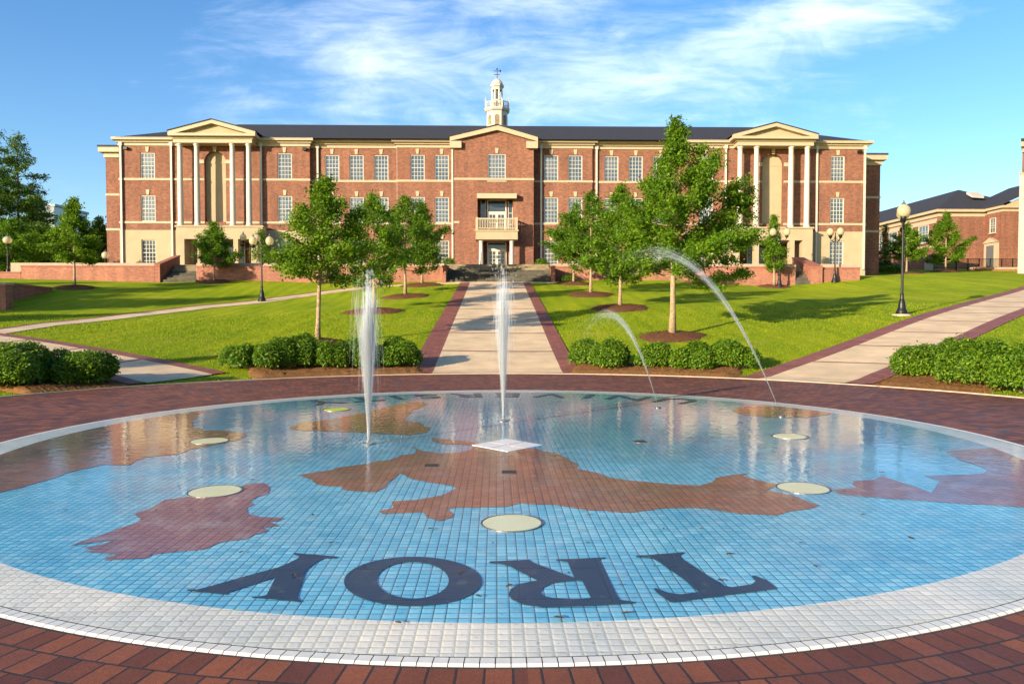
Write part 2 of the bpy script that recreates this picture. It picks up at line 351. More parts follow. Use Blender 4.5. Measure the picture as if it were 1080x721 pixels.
def glass_mat(name, c, blind=None):
    m = NM(name); g = m.geo()
    ob = m.obj(); z = m.n('ShaderNodeSeparateXYZ', {0: ob}).outputs[2]; rnd = m.n('ShaderNodeObjectInfo').outputs['Random']
    base = m.ramp(m.noise(g, .8, 3), [(.35, tuple(x * .6 for x in c)), (.65, c)])
    slat = m.n('ShaderNodeTexWave', {'Vector': ob, 'Scale': 9.0, 'Distortion': 0.0}, bands_direction='Z').outputs['Fac']
    bl = m.mix(slat, (.07, .085, .09), (.13, .145, .15)); isb = m.math('GREATER_THAN', z, m.math('MULTIPLY_ADD', rnd, 3.6, -.1))
    base = m.mix(m.math('MULTIPLY', isb, .7), base, bl)
    m.set(Base_Color=base, Roughness=.06, Specular_IOR_Level=1.0, IOR=1.6,
          Normal=m.bump(m.noise(g, 1.4, 2), .05, .05)); return m.m

M = {}
M['brick'] = wall_brick('facade_brick', (.24, .086, .047), (.10, .036, .026), (.32, .22, .15))
M['brick_dim'] = wall_brick('garden_wall_brick', (.34, .125, .07), (.22, .075, .048), (.40, .28, .21))
M['cap'] = plain('brick_coping', (.30, .11, .075), .8, .2)
M['cream'] = plain('cream_trim', (.39, .305, .195), .6, .3, var=.05)
M['white'] = plain('ivory_paint', (.46, .42, .345), .45, .4, var=.04)
M['stucco'] = plain('cream_stucco', (.36, .285, .175), .85, .15, var=.07, scale=1.2, bump=.15)
M['shingle'] = plain('dark_shingle', (.035, .035, .042), .85, .2, var=.25, scale=5, bump=.3)
M['glass'] = glass_mat('window_glass', (.060, .085, .10))
M['doorglass'] = plain('door_glass', (.035, .045, .05), .08, .8, var=.2, scale=1)
M['door'] = plain('cream_door_paint', (.56, .51, .40), .45, .4, var=.03)
M['dark'] = plain('dark_interior', (.03, .024, .02), .7, .2)
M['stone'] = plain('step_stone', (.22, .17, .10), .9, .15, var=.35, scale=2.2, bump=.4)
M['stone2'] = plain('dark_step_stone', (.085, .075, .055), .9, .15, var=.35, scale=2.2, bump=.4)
M['concrete'] = plain('walk_concrete', (.62, .455, .275), .85, .25, var=.18, scale=1.1, bump=.12)
M['kerb'] = plain('kerb_concrete', (.42, .31, .22), .85, .2, var=.12)
M['terrace'] = plain('terrace_paving', (.36, .28, .2), .85, .2)
M['iron'] = plain('black_iron', (.008, .009, .008), .45, .35, var=.2, scale=9)
M['sea'] = tile_mat('sea_tiles', (.11, .46, .63), (.23, .59, .71), (.03, .09, .12), coat=1.0)
M['land'] = tile_mat('land_tiles', (.42, .145, .048), (.31, .10, .036), (.06, .03, .02), coat=1.0, bl=.12)
M['land_sky_tint'] = tile_mat('sky_tinted_land_tiles', (.32, .135, .135), (.25, .10, .11), (.07, .035, .035), coat=1.0)  # brown land tiles turned mauve: the sky's reflection is put into the colour
M['rim'] = tile_mat('white_tiles', (.78, .72, .58), (.84, .78, .64), (.60, .54, .38), coat=.3)
M['letter'] = tile_mat('navy_granite', (.012, .026, .055), (.016, .032, .065), (.012, .026, .055), size=.55, coat=.10, bl=.03)
M['rimedge'] = plain('edge_tile_glaze', (.78, .73, .62), .35, .4, var=.08, scale=14)
M['grout'] = plain('dark_grout', (.16, .14, .11), .9, .1)
M['lens'] = plain('pale_lens', (.66, .66, .40), .25, .5, var=.05)
M['lens_y'] = plain('yellow_green_lens', (.52, .66, .06), .25, .5, var=.05)
M['whitestone'] = plain('white_marble', (.78, .80, .80), .22, .5, var=.05)
M['paver'] = brick_uv('plaza_pavers', (.28, .088, .038), (.12, .036, .022), (.045, .03, .027), .148, .2125, slate=.02, msize=.008)
M['border'] = brick_uv('border_pavers', (.33, .105, .07), (.22, .07, .05), (.10, .06, .045), .11, .21)
M['grass'] = grass_mat('lawn_grass'); M['blade'] = blade_mat()
M['mulch'] = mulch_mat('bark_mulch', (.085, .035, .018), (.24, .11, .055))
M['straw'] = mulch_mat('pine_straw', (.13, .055, .02), (.42, .21, .075))
M['bark'] = plain('young_bark', (.30, .215, .13), .9, .1, var=.4, scale=14, bump=.5)
M['bark_d'] = plain('dark_bark', (.075, .05, .035), .9, .1, var=.4, scale=9, bump=.5)
M['oak'] = leaf_mat('oak_leaf', (.04, .12, .006), (.20, .34, .012))
M['oak_d'] = leaf_mat('deep_oak_leaf', (.035, .11, .006), (.17, .30, .012))
M['oak_l'] = leaf_mat('pale_oak_leaf', (.05, .135, .006), (.24, .37, .014))
M['pine'] = leaf_mat('conifer_needles', (.025, .08, .014), (.13, .22, .016), .25)
M['shrub'] = leaf_mat('shrub_leaf', (.03, .10, .006), (.19, .31, .012), .35, .35)
M['jet'] = water_mat('jet_water', .095)
M['mist'] = water_mat('jet_spray', .035)
M['globe'] = None
def globe_mat():
    m = NM('amber_globe_glass'); m.set(Base_Color=(.72, .62, .40, 1), Roughness=.12, Specular_IOR_Level=.7)
    tr = m.n('ShaderNodeBsdfTranslucent', {'Color': (.78, .68, .42, 1)}); tp = m.n('ShaderNodeBsdfTransparent', {'Color': (.9, .85, .7, 1)})
    a = m.n('ShaderNodeMixShader', {'Fac': .45}); m.l(m.b.outputs[0], a.inputs[1]); m.l(tr.outputs[0], a.inputs[2])
    b = m.n('ShaderNodeMixShader', {'Fac': .25}); m.l(a.outputs[0], b.inputs[1]); m.l(tp.outputs[0], b.inputs[2]); m.l(b.outputs[0], m.out.inputs[0]); return m.m
M['globe'] = globe_mat()
M['red'] = plain('red_petal', (.65, .02, .015), .5, .3)
M['farglass'] = glass_mat('blue_curtain_glass', (.10, .20, .32))
M['grey'] = plain('grey_panel', (.30, .31, .33), .6, .3)
M['cartbody'] = plain('cart_body_paint', (.03, .04, .07), .3, .5)
M['beige'] = plain('beige_vinyl', (.60, .42, .24), .6, .3)
M['tyre'] = plain('black_rubber', (.015, .015, .015), .8, .2)
M['dryleaf'] = plain('dry_leaf', (.09, .05, .02), .8, .2, var=.4, scale=20)
M['metal'] = plain('dull_steel', (.16, .15, .14), .4, .5, metal=.6)
# ================================================================== GROUND
rs = np.concatenate([[0, 4, 8, 11.5], np.arange(12, 70, .7), np.arange(70, 150, 4), [170, 220, 320, 500, 900, 1800]])
NA = 300; th = np.linspace(0, 2 * np.pi, NA, endpoint=False)
RR, TT = np.meshgrid(rs, th, indexing='ij'); GX = FC[0] + RR * np.cos(TT); GY = FC[1] + RR * np.sin(TT)
GZ = tz(GX, GY); GZ[RR <= 12.05] = -0.02; GZ = np.where(RR > 200, GZ - (RR - 200) * .012, GZ)
idx = np.arange(len(rs) * NA).reshape(len(rs), NA)
q = np.stack([idx[:-1], idx[1:], np.roll(idx, -1, 1)[1:], np.roll(idx, -1, 1)[:-1]], -1).reshape(-1, 4)
structure(npmesh('ground', np.stack([GX, GY, GZ], -1).reshape(-1, 3), q, M['grass'], smooth=True))

def annulus(name, r0, r1, z, mat, n=240, bands=1, parent=None, c=None, thick=None):
    m = MB(); m.uv = []; c = FC if c is None else c
    for b in range(bands):
        a0 = r0 + (r1 - r0) * b / bands; a1 = r0 + (r1 - r0) * (b + 1) / bands; rm = (a0 + a1) / 2
        o = len(m.v); lev = [a0, a1]
        for k in range(n + 1):
            an = 2 * math.pi * k / n - math.pi / 2
            for rr in lev:
                m.v.append((c[0] + rr * math.cos(an), c[1] + rr * math.sin(an), z)); m.uv.append((k / n * round(2 * math.pi * rm / .148) * .148, rr - r0 + 8 * .2125))
        for k in range(n): m.f.append((o + 2 * k, o + 2 * k + 1, o + 2 * k + 3, o + 2 * k + 2))
        if thick and b == 0:
            pass
    return m.build(name, mat, parent)
structure(annulus('plaza', 6.9, RP, 0.006, M['paver'], bands=4))
kb = MB(); prof = [(RP, -.05), (RP, .03), (RP + .09, .03), (RP + .09, -.05)]
for k in range(241):
    an = 2 * math.pi * k / 240
    for r, z in prof: kb.v.append((FC[0] + r * math.cos(an), FC[1] + r * math.sin(an), z))
for k in range(240):
    for j in range(3): kb.f.append((4 * k + j, 4 * k + 4 + j, 4 * k + 5 + j, 4 * k + 1 + j))
structure(kb.build('plaza_kerb', M['kerb']))

WALKS = []      # polygons kept clear of grass blades
def strip(name, A, B, mat, lift, n=60, kind=True, nv=3, clear=True):
    """sheet lofted between polylines A and B on the lawn"""
    def res(P):
        P = np.array(P, float); d = np.r_[0, np.cumsum(np.hypot(*(P[1:] - P[:-1]).T))]; t = np.linspace(0, d[-1], n + 1)
        return np.c_[np.interp(t, d, P[:, 0]), np.interp(t, d, P[:, 1])], t
    a, t = res(A); b, _ = res(B); w = np.hypot(*(a[0] - b[0])); m = MB(); m.uv = []
    for i in range(n + 1):
        for j in range(nv + 1):
            p = a[i] + (b[i] - a[i]) * j / nv; m.v.append((p[0], p[1], tz1(p[0], p[1]) + lift)); m.uv.append((t[i], j / nv * w))
    k = nv + 1
    for i in range(n):
        for j in range(nv): m.f.append((i * k + j, i * k + j + 1, (i + 1) * k + j + 1, (i + 1) * k + j))
    for i in range(n):                              # edges down into the lawn
        for j in (0, nv):
            v0, v1 = m.v[i * k + j], m.v[(i + 1) * k + j]; o = len(m.v)
            m.v += [v0, v1, (v1[0], v1[1], v1[2] - .15), (v0[0], v0[1], v0[2] - .15)]; m.uv += [(0, 0)] * 4
            m.f.append((o, o + 1, o + 2, o + 3))
    if clear: WALKS.append(np.r_[a, b[::-1]])
    o = m.build(name, mat)
    if kind: structure(o)
    return o
def lerp(a, b, t): return (a[0] + (b[0] - a[0]) * t, a[1] + (b[1] - a[1]) * t)
def walk(La, Lb, Ra, Rb, bl, br, nj, name):
    strip(name, [La, Lb], [Ra, Rb], M['concrete'], .030)
    def off(a, b, w, sgn):
        d = np.array(b) - np.array(a); d /= np.hypot(*d); nrm = np.array([-d[1], d[0]]) * sgn * w
        return [tuple(np.array(a) + nrm), tuple(np.array(b) + nrm)]
    strip(name + '_border', off(La, Lb, bl, 1), [La, Lb], M['border'], .034)
    strip(name + '_border', [Ra, Rb], off(Ra, Rb, br, -1), M['border'], .034)
    m = 0
    for k in range(1, nj):
        t = k / nj; ln = math.dist(La, Lb); e = .075 / ln
        p0, p1, q0, q1 = lerp(La, Lb, t - e), lerp(La, Lb, t + e), lerp(Ra, Rb, t - e), lerp(Ra, Rb, t + e)
        strip(name + '_joint', [p0, q0], [p1, q1], M['border'], .035, n=8, nv=1, clear=False)
walk((-1.95, 22.55), (-1.95, 56.3), (2.05, 22.55), (2.05, 56.3), .75, .55, 8, 'central_walk')
walk((7.15, 20.2), (45.5, 59.2), (9.0, 18.95), (48.2, 58.2), .62, .62, 14, 'right_walk')
walk((-34, 38.4), (-8.0, 21.15), (-33.0, 37.3), (-8.95, 19.25), .45, .45, 9, 'left_walk')
cp_ = [(-19.2, 29.0), (-19.9, 34), (-19.0, 40), (-17.3, 45.3), (-14.1, 50.2), (-8.7, 55.4), (-2.8, 56.2)]
strip('side_path', [(x - .75, y + .25) for x, y in cp_], [(x + .45, y - .35) for x, y in cp_], M['concrete'], .032, n=80)
strip('side_path_border', [(x - 1.05, y + .4) for x, y in cp_], [(x - .75, y + .25) for x, y in cp_], M['border'], .036, n=80)
strip('terrace_walk', [(-4.5, 56.35), (4.9, 56.35)], [(-4.5, 57.0), (4.9, 57.0)], M['concrete'], .04, n=20)

# ================================================================== MOSAIC FOUNTAIN
FO = (FC[0], FC[1], 0.0)
fountain = thing('mosaic_fountain', 'round tiled splash fountain with brown map shapes on blue tiles inside a white ring', 'fountain', FO)
RI = 6.38
sea = MB(); n = 200
sea.v = [(FC[0] + RI * math.cos(2 * math.pi * k / n), FC[1] + RI * math.sin(2 * math.pi * k / n), .012) for k in range(n)]; sea.f = [tuple(range(n))]
sea.build('sea_mosaic', M['sea'], fountain)
rim = MB()
for k in range(n):
    a = 2 * math.pi * k / n
    for r, z in ((RI, .012), (6.60, .012), (6.795, .012)): rim.v.append((FC[0] + r * math.cos(a), FC[1] + r * math.sin(a), z))
for k in range(n):
    k2 = (k + 1) % n
    for j in range(2): rim.f.append((3 * k + j, 3 * k + j + 1, 3 * k2 + j + 1, 3 * k2 + j))
rim.build('tile_ring', M['rim'], fountain)
ed = MB(); ne = 560
for k in range(ne):                                 # bullnose tiles along the outer edge
    a, b = 2 * math.pi * (k + .035) / ne, 2 * math.pi * (k + .965) / ne; o = len(ed.v)
    for r, z in ((6.803, .0125), (6.87, .0145), (6.890, .006)):
        for t in (a, b): ed.v.append((FC[0] + r * math.cos(t), FC[1] + r * math.sin(t), z))
    ed.f += [(o, o + 2, o + 3, o + 1), (o + 2, o + 4, o + 5, o + 3)]
ed.build('edge_tile_row', M['rimedge'], fountain)
gr_ = MB()
for k in range(240):
    a = 2 * math.pi * k / 240
    for r in (6.795, 6.90): gr_.v.append((FC[0] + r * math.cos(a), FC[1] + r * math.sin(a), .0045))
for k in range(240): gr_.f.append((2 * k, 2 * k + 1, (2 * k + 3) % 480, (2 * k + 2) % 480))
gr_.build('grout_bed', M['grout'], fountain)
random.seed(5)
def coast(px, amp=.05, clip=True, closed=True):
    P = [G0(*p) for p in px]; out = []
    for i in range(len(P)):
        a, b = P[i], P[(i + 1) % len(P)]; out.append(a); dd = np.hypot(*(b - a))
        onrim = np.hypot(*(a - FC)) > RI - .03 and np.hypot(*(b - FC)) > RI - .03
        k = int(dd / .16) if closed or i < len(P) - 1 else 0
        for j in range(1, k):
            p = a + (b - a) * j / k
            if not onrim: p = p + np.array([random.uniform(-1, 1), random.uniform(-1, 1)]) * min(amp, dd * .12)
            out.append(p)
    res = []
    for p in out:
        d = p - FC; r = np.hypot(*d)
        if clip and r > RI - .012: p = FC + d * (RI - .012) / r
        res.append(p)
    return res
def z3(l, s=3.0, ox=0, oy=0): return [(ox + x / s, oy + y / s) for x, y in l]
A_ = lambda l: z3(l, 3, 300, 380); B_ = lambda l: z3(l, 1080 / 440, 640, 380); C_ = lambda l: z3(l, 3, 0, 380)
def arc_px(a0, a1, k=14):                           # points of the sea's rim between two bearings (degrees), as ground points
    return [FC + (RI - .012) * np.array([math.cos(R_(a0 + (a1 - a0) * i / k)), math.sin(R_(a0 + (a1 - a0) * i / k))]) for i in range(k + 1)]
def land(pts, mat='land'):
    ar = sum(pts[i - 1][0] * pts[i][1] - pts[i][0] * pts[i - 1][1] for i in range(len(pts)))
    if ar < 0: pts = pts[::-1]
    m = MB(); m.v = [(p[0], p[1], .015) for p in pts]; m.f = [tuple(range(len(pts)))]; return m.build('continent', M[mat], fountain)
land(coast(A_([(45, 367), (90, 358), (150, 350), (165, 344), (210, 337), (260, 330), (290, 322), (330, 318), (370, 303), (412, 298), (402, 276), (412, 275), (440, 290), (500, 297), (560, 293), (590, 285), (600, 273), (560, 268), (505, 268), (470, 258), (464, 247), (520, 253), (560, 257), (605, 263), (640, 275), (800, 283), (860, 295), (900, 318), (930, 332), (925, 345), (1000, 362)])
           + B_([(8, 306), (110, 318), (180, 325), (240, 327), (275, 317), (320, 300), (370, 294), (350, 302), (390, 312), (420, 320), (445, 325), (415, 340), (480, 352), (530, 372), (552, 378), (530, 387), (470, 395), (440, 405), (340, 400), (260, 388), (120, 390), (60, 398), (4, 395)])
           + A_([(1018, 480), (960, 478), (860, 462), (800, 460), (745, 456), (700, 468), (600, 470), (540, 470), (515, 475), (535, 490), (530, 502), (490, 513), (450, 500), (440, 485), (350, 488), (310, 490), (300, 482), (345, 470), (340, 450), (420, 445), (500, 430), (545, 408), (530, 400), (460, 390), (400, 378), (365, 360), (345, 380), (320, 405), (290, 420), (230, 418), (180, 412), (185, 402), (140, 402), (100, 395), (85, 380)])))
land(coast(C_([(755, 405), (790, 393), (835, 392), (855, 405), (850, 425), (810, 438), (790, 450), (805, 460), (780, 470), (785, 490), (820, 500), (900, 503), (885, 512), (850, 515), (885, 528), (830, 535), (850, 545), (800, 558), (780, 570), (700, 580), (640, 605), (560, 610), (480, 620), (470, 630), (400, 635), (330, 638), (340, 627), (370, 620), (265, 610), (300, 604), (260, 598), (320, 588), (360, 574), (290, 582), (220, 592), (260, 577), (340, 550), (380, 535), (440, 515), (445, 505), (425, 490), (480, 470), (520, 445), (600, 435), (700, 430)])), 'land_sky_tint')
land(coast(A_([(15, 212), (60, 198), (150, 190), (200, 178), (280, 160), (330, 150), (390, 135), (440, 133), (455, 140), (420, 155), (385, 180), (390, 195), (440, 205), (460, 220), (450, 230), (390, 240), (300, 235), (200, 228), (60, 225), (20, 220)])))
land(coast(B_([(325, 130), (350, 122), (420, 120), (520, 125), (580, 140), (520, 150), (420, 150), (340, 140)])))
west = coast(C_([(640, 165), (610, 190), (605, 215), (640, 225), (720, 225), (780, 240), (750, 255), (680, 270), (600, 285), (560, 300), (460, 310), (430, 320), (410, 335), (330, 333), (250, 350), (190, 370), (140, 385), (60, 408), (5, 420)]), closed=False)
ang = lambda p: math.degrees(math.atan2(p[1] - FC[1], p[0] - FC[0])) % 360
a0 = ang(west[-1]) + 2; a1 = ang(G0(*C_([(640, 160)])[0]))
land(west + arc_px(a0, a1, 30))
east = coast(B_([(880, 238), (905, 257), (955, 273), (985, 286), (975, 295), (900, 299), (820, 300), (860, 315), (840, 345), (760, 318), (715, 300), (690, 312), (640, 315), (650, 333), (580, 338), (605, 350), (690, 358), (800, 365), (900, 373), (1000, 378), (1078, 384)]), closed=False)
b0 = ang(east[-1]) - 1; b1 = ang(G0(*B_([(878, 226)])[0])); b0 = b0 - 360 if b0 > 180 else b0; b1 = b1 - 360 if b1 > 180 else b1
land(east + arc_px(b0, b1, 20), 'land_sky_tint')

# ---- lettering (navy stone cut into the tiles)
def letter(px, holes=()):
    import bmesh
    bm = bmesh.new(); es = []
    for loop in (px,) + tuple(holes):
        vs_ = [bm.verts.new((*(G0(*p) - FC), .016)) for p in loop]
        es += [bm.edges.new((vs_[i], vs_[(i + 1) % len(vs_)])) for i in range(len(vs_))]
    bmesh.ops.triangle_fill(bm, edges=es, use_beauty=True, use_dissolve=False, normal=(0, 0, 1))
    for f in bm.faces:
        if f.normal.z < 0: f.normal_flip()
    me = bpy.data.meshes.new('letter'); bm.to_mesh(me); bm.free(); me.materials.append(M['letter'])
    o = bpy.data.objects.new('letter', me); col.objects.link(o); o.parent = fountain; return o
Yp = [(437, 50), (597, 64), (592, 70), (545, 71), (520, 83), (492, 105), (480, 120), (452, 205), (456, 216), (471, 228), (400, 220), (290, 211), (290, 207), (318, 207), (342, 200), (373, 138), (215, 190), (200, 194), (208, 201), (130, 193), (58, 186), (60, 181), (95, 181), (118, 176), (250, 138), (380, 103), (425, 84), (452, 70), (458, 62), (437, 55)]
letter([(180 + x / 3.375, 570 + y / 3.375) for x, y in Yp])
el = lambda cx, cy_, a, b, n=56: [(cx + a * math.cos(2 * math.pi * k / n), cy_ + b * math.sin(2 * math.pi * k / n)) for k in range(n)]
letter(el(435.5, 615.3, 72.8, 26.3), (el(435.5, 614, 37.8, 19.3)[::-1],))
R1 = [(275, 70), (438, 62), (440, 66), (420, 70), (428, 88), (478, 190), (490, 206), (543, 213), (540, 218), (400, 227), (230, 231), (165, 222), (128, 205), (115, 188), (122, 170), (150, 152), (212, 140), (120, 93), (95, 85), (52, 81), (52, 76), (185, 70), (197, 80), (338, 133), (314, 78), (275, 73)]
R2 = [(222, 182), (232, 165), (262, 150), (345, 140), (362, 141), (392, 200), (330, 203), (262, 200), (236, 194)]
s_ = 1080 / 340
letter([(500 + x / s_, 570 + y / s_) for x, y in R1], ([(500 + x / s_, 570 + y / s_) for x, y in R2],))
T1 = [(540, 57), (700, 45), (706, 48), (690, 55), (696, 66), (780, 122), (838, 158), (862, 163), (930, 153), (945, 141), (930, 125), (938, 123), (985, 142), (1018, 168), (990, 172), (800, 197), (670, 215), (655, 212), (620, 188), (600, 168), (608, 166), (650, 182), (690, 187), (752, 179), (700, 135), (615, 75), (590, 64), (545, 62)]
letter([(500 + x / s_, 570 + y / s_) for x, y in T1])
for i, ch in enumerate('UNIVERSITY'):
    cu = bpy.data.curves.new('letter', 'FONT'); cu.body = ch; cu.size = 1.05; cu.align_x = 'CENTER'; cu.offset = .012
    tmp = bpy.data.objects.new('letter_tmp', cu); me = bpy.data.meshes.new_from_object(tmp); bpy.data.objects.remove(tmp)
    me.materials.clear(); me.materials.append(M['letter'])
    n_v = len(me.vertices); co = np.zeros(n_v * 3, np.float32); me.vertices.foreach_get('co', co); co = co.reshape(-1, 3)
    # slab serifs as little feet are part of the letter outline at this size; stretch the sans form to the cut letters' height
    adv = [0, 1, 1.82, 2.62, 3.5, 4.35, 5.2, 5.85, 6.55, 7.4][i] / 7.4
    ph = R_(37.5 - 76.5 * adv); rr = 6.16
    r_ = rr - co[:, 1] * 1.12; a_ = ph - co[:, 0] * 1.15 / 5.7
    co2 = np.stack([r_ * np.sin(a_), r_ * np.cos(a_), np.full(n_v, .017)], -1).astype(np.float32)
    me.vertices.foreach_set('co', co2.ravel()); me.update()
    o = bpy.data.objects.new('letter', me); col.objects.link(o); o.parent = fountain

def disc(name, p, r, z0, z1, mat, parent, n=36, edge=True):
    m = MB(); m.lathe([(r, z0), (r, z1 - .004), (r - .006, z1)], n, (p[0], p[1], 0)); return m.build(name, mat, parent)
for k, p in enumerate(((540, 553), (227, 519.5), (221, 466), (847, 516), (355, 432.5), (833, 461))):
    g = G0(*p); lens = disc('floor_lens', g, .245 if k < 4 else .225, .010, .019, M['lens_y'] if k == 4 else M['lens'], fountain)
    ring = MB(); ring.lathe([(.258, .010), (.258, .020), (.247, .020), (.247, .010)], 36, (g[0], g[1], 0)); ring.build('lens_ring', M['metal'], lens)
sq = MB(); c0 = G0(535, 470.3); a, b = .47, .50
sq.prism_z([(c0[0] + a, c0[1]), (c0[0], c0[1] + b), (c0[0] - a, c0[1]), (c0[0], c0[1] - b)], .012, .018)
cs = sq.build('centre_stone', M['whitestone'], fountain)
m = MB()
for k in range(4):
    an = math.pi / 4 + k * math.pi / 2
    m.prism_z([(c0[0] + dx * math.cos(an) - dy * math.sin(an), c0[1] + dx * math.sin(an) + dy * math.cos(an)) for dx, dy in ((.03, -.006), (.33, -.006), (.33, .006), (.03, .006))], .017, .0205)
m.build('stone_joint', M['kerb'], cs)
for p in ((537, 499), (675, 466.5), (455, 492)):
    g = G0(*p); dr = disc('drain_grate', g, .10, .012, .018, M['metal'], fountain)
    m = MB()
    for j in range(-3, 4): m.box(g[0] - .075, g[0] + .075, g[1] + j * .022 - .004, g[1] + j * .022 + .004, .017, .020)
    m.build('grate_bar', M['dark'], dr)

# ---- wet leaf litter
lv = []
spots = [(537, 621), (575, 590), (420, 622), (845, 575), (770, 587), (165, 540), (345, 470), (95, 490), (215, 452), (265, 508), (290, 560), (262, 562), (395, 430), (500, 540), (455, 560), (620, 575), (700, 560), (890, 520), (930, 500), (815, 548), (620, 545), (60, 470), (160, 485), (310, 610), (485, 606), (655, 620), (760, 615), (910, 545), (960, 570), (600, 607), (690, 600), (130, 560), (70, 540), (350, 575), (385, 600), (520, 575), (560, 612), (330, 545), (740, 560), (860, 600), (268, 559), (590, 655), (420, 660), (660, 650), (505, 632), (255, 585)]
lm = MB(); lm.add([(-.03, 0, 0), (-.012, -.014, .004), (.018, -.012, .006), (.034, 0, .003), (.015, .013, .007), (-.014, .012, .004), (0, 0, .002)], [(6, 0, 1), (6, 1, 2), (6, 2, 3), (6, 3, 4), (6, 4, 5), (6, 5, 0)])
l0 = None
for k, p in enumerate(spots):
    g = G0(*p)
    if l0 is None: l0 = o = lm.build('fallen_leaf', M['dryleaf'])
    else: o = l0.copy(); col.objects.link(o)
    o.location = (g[0], g[1], .022); o.rotation_euler = (0, 0, random.uniform(0, 6.3)); s = random.uniform(.35, 1.15); o.scale = (s, s, s)
    tag(o, 'tiny brown fallen leaf lying on the wet mosaic tiles', 'leaf', 'fallen leaves on the mosaic')

# ================================================================== MAIN BUILDING
BO = (0, 66, 6.0)
bld = thing('brick_hall', 'long three storey red brick hall with cream pediments, dark hip roof and white cupola', 'building', BO)
def facade(x0, x1, z0, z1, ops, Y, rev=.16, back=69.0, mat='brick', name='wall', sides=(True, True)):
    m = MB(); xs = sorted({x0, x1, *[v for o in ops for v in o[:2]]}); zs = sorted({z0, z1, *[v for o in ops for v in o[2:4]]})
    for i in range(len(xs) - 1):
        for j in range(len(zs) - 1):
            cx, cz = (xs[i] + xs[i + 1]) / 2, (zs[j] + zs[j + 1]) / 2
            if any(o[0] < cx < o[1] and o[2] < cz < o[3] for o in ops): continue
            m.quad((xs[i], Y, zs[j]), (xs[i + 1], Y, zs[j]), (xs[i + 1], Y, zs[j + 1]), (xs[i], Y, zs[j + 1]))
    for a, b, c, d, *r in ops:
        e = Y + (r[0] if r else rev)
        m.quad((a, Y, c), (a, e, c), (a, e, d), (a, Y, d)); m.quad((b, Y, d), (b, e, d), (b, e, c), (b, Y, c))
        m.quad((a, Y, d), (a, e, d), (b, e, d), (b, Y, d)); m.quad((a, Y, c), (b, Y, c), (b, e, c), (a, e, c))
    if sides[0]: m.quad((x0, Y, z0), (x0, Y, z1), (x0, back, z1), (x0, back, z0))
    if sides[1]: m.quad((x1, Y, z0), (x1, back, z0), (x1, back, z1), (x1, Y, z1))
    return m.build(name, M[mat], bld)
WIN = {}
def window(xa, xb, za, zb, Y, parent=bld, key=True, cols=4, rows=6, matg='glass'):
    w, h = xb - xa, zb - za; k = (round(w, 2), round(h, 2), key, cols, rows)
    loc = Vector(((xa + xb) / 2, Y, za)) - Vector(ORIGIN[parent.name])
    if k in WIN:
        o = copy_tree(WIN[k], parent); o.location = loc; return o
    m = MB(); m.box(-w / 2 + .02, w / 2 - .02, .15, .18, .02, h - .02)
    o = m.build('window', M[matg]); o.parent = parent
    f = MB(); t = .075
    f.box(-w / 2, -w / 2 + t, .06, .149, 0, h).box(w / 2 - t, w / 2, .06, .149, 0, h).box(-w / 2 + t, w / 2 - t, .06, .149, h - t, h).box(-w / 2 + t, w / 2 - t, .06, .149, 0, t)
    f.box(-w / 2 + t, w / 2 - t, .085, .149, h / 2 - .03, h / 2 + .03)
    for i in range(1, cols): x = -w / 2 + t + (w - 2 * t) * i / cols; f.box(x - .019, x + .019, .115, .148, t, h - t)
    for j in range(1, rows):
        if rows % 2 == 0 and j == rows // 2: continue
        z = t + (h - 2 * t) * j / rows; f.box(-w / 2 + t, w / 2 - t, .118, .147, z - .017, z + .017)
    fo = f.build('frame', M['white'], world=False); fo.parent = o
    s = MB(); s.box(-w / 2 - .08, w / 2 + .08, -.06, .14, -.10, -.002); so = s.build('sill', M['cream'], world=False); so.parent = o
    if key:
        kq = MB(); kq.prism_y([(-.10, h + .05), (.10, h + .05), (.16, h + .50), (-.16, h + .50)], -.06, .02); ko = kq.build('keystone', M['cream'], world=False); ko.parent = o
    o.location = loc; WIN[k] = o; return o
ZT = 6.0
ZB = 4.6
zC = UZ(243.5, 66); zS1 = UZ(235.5, 66); zS2 = UZ(190.5, 66); zFr = UZ(155.5, 66); zEv = UZ(148, 66)
wz3 = (UZ(190.0, 66), UZ(162.8, 66)); wz2 = (UZ(234.6, 66), UZ(207.4, 66)); wz1 = (UZ(280.5, 66), UZ(253.5, 66))
YP, YB, YC_, YM = 66.0, 66.55, 66.3, 65.3
def winx(a, b, Y): c = (UX(a, Y) + UX(b, Y)) / 2; return c - .625, c + .625
sect = [('L', 126.3, 327, YP, [(148.7, 163.9), (293.3, 307.9)]), ('B', 327, 419, YB, [(343.2, 358), (369, 383.5), (395, 409.6)]), ('C', 419, 479, YC_, [(432.9, 448), (458.4, 473.6)]),
        ('C', 562.5, 624.6, YC_, [(573.9, 588.6), (599.4, 614)]), ('B', 624.6, 722, YB, [(637.4, 652), (663, 677.6), (688.5, 703)]), ('R', 722, 912.8, YP, [(737.3, 751.7), (876, 890)])]
pav = {'L': ((178, 270), (190.3, 208, 245.5, 262.7), (216, 238.6), (186, 277)), 'R': ((773, 862), (780.3, 797.6, 834, 851), (803.5, 826), (771, 857))}
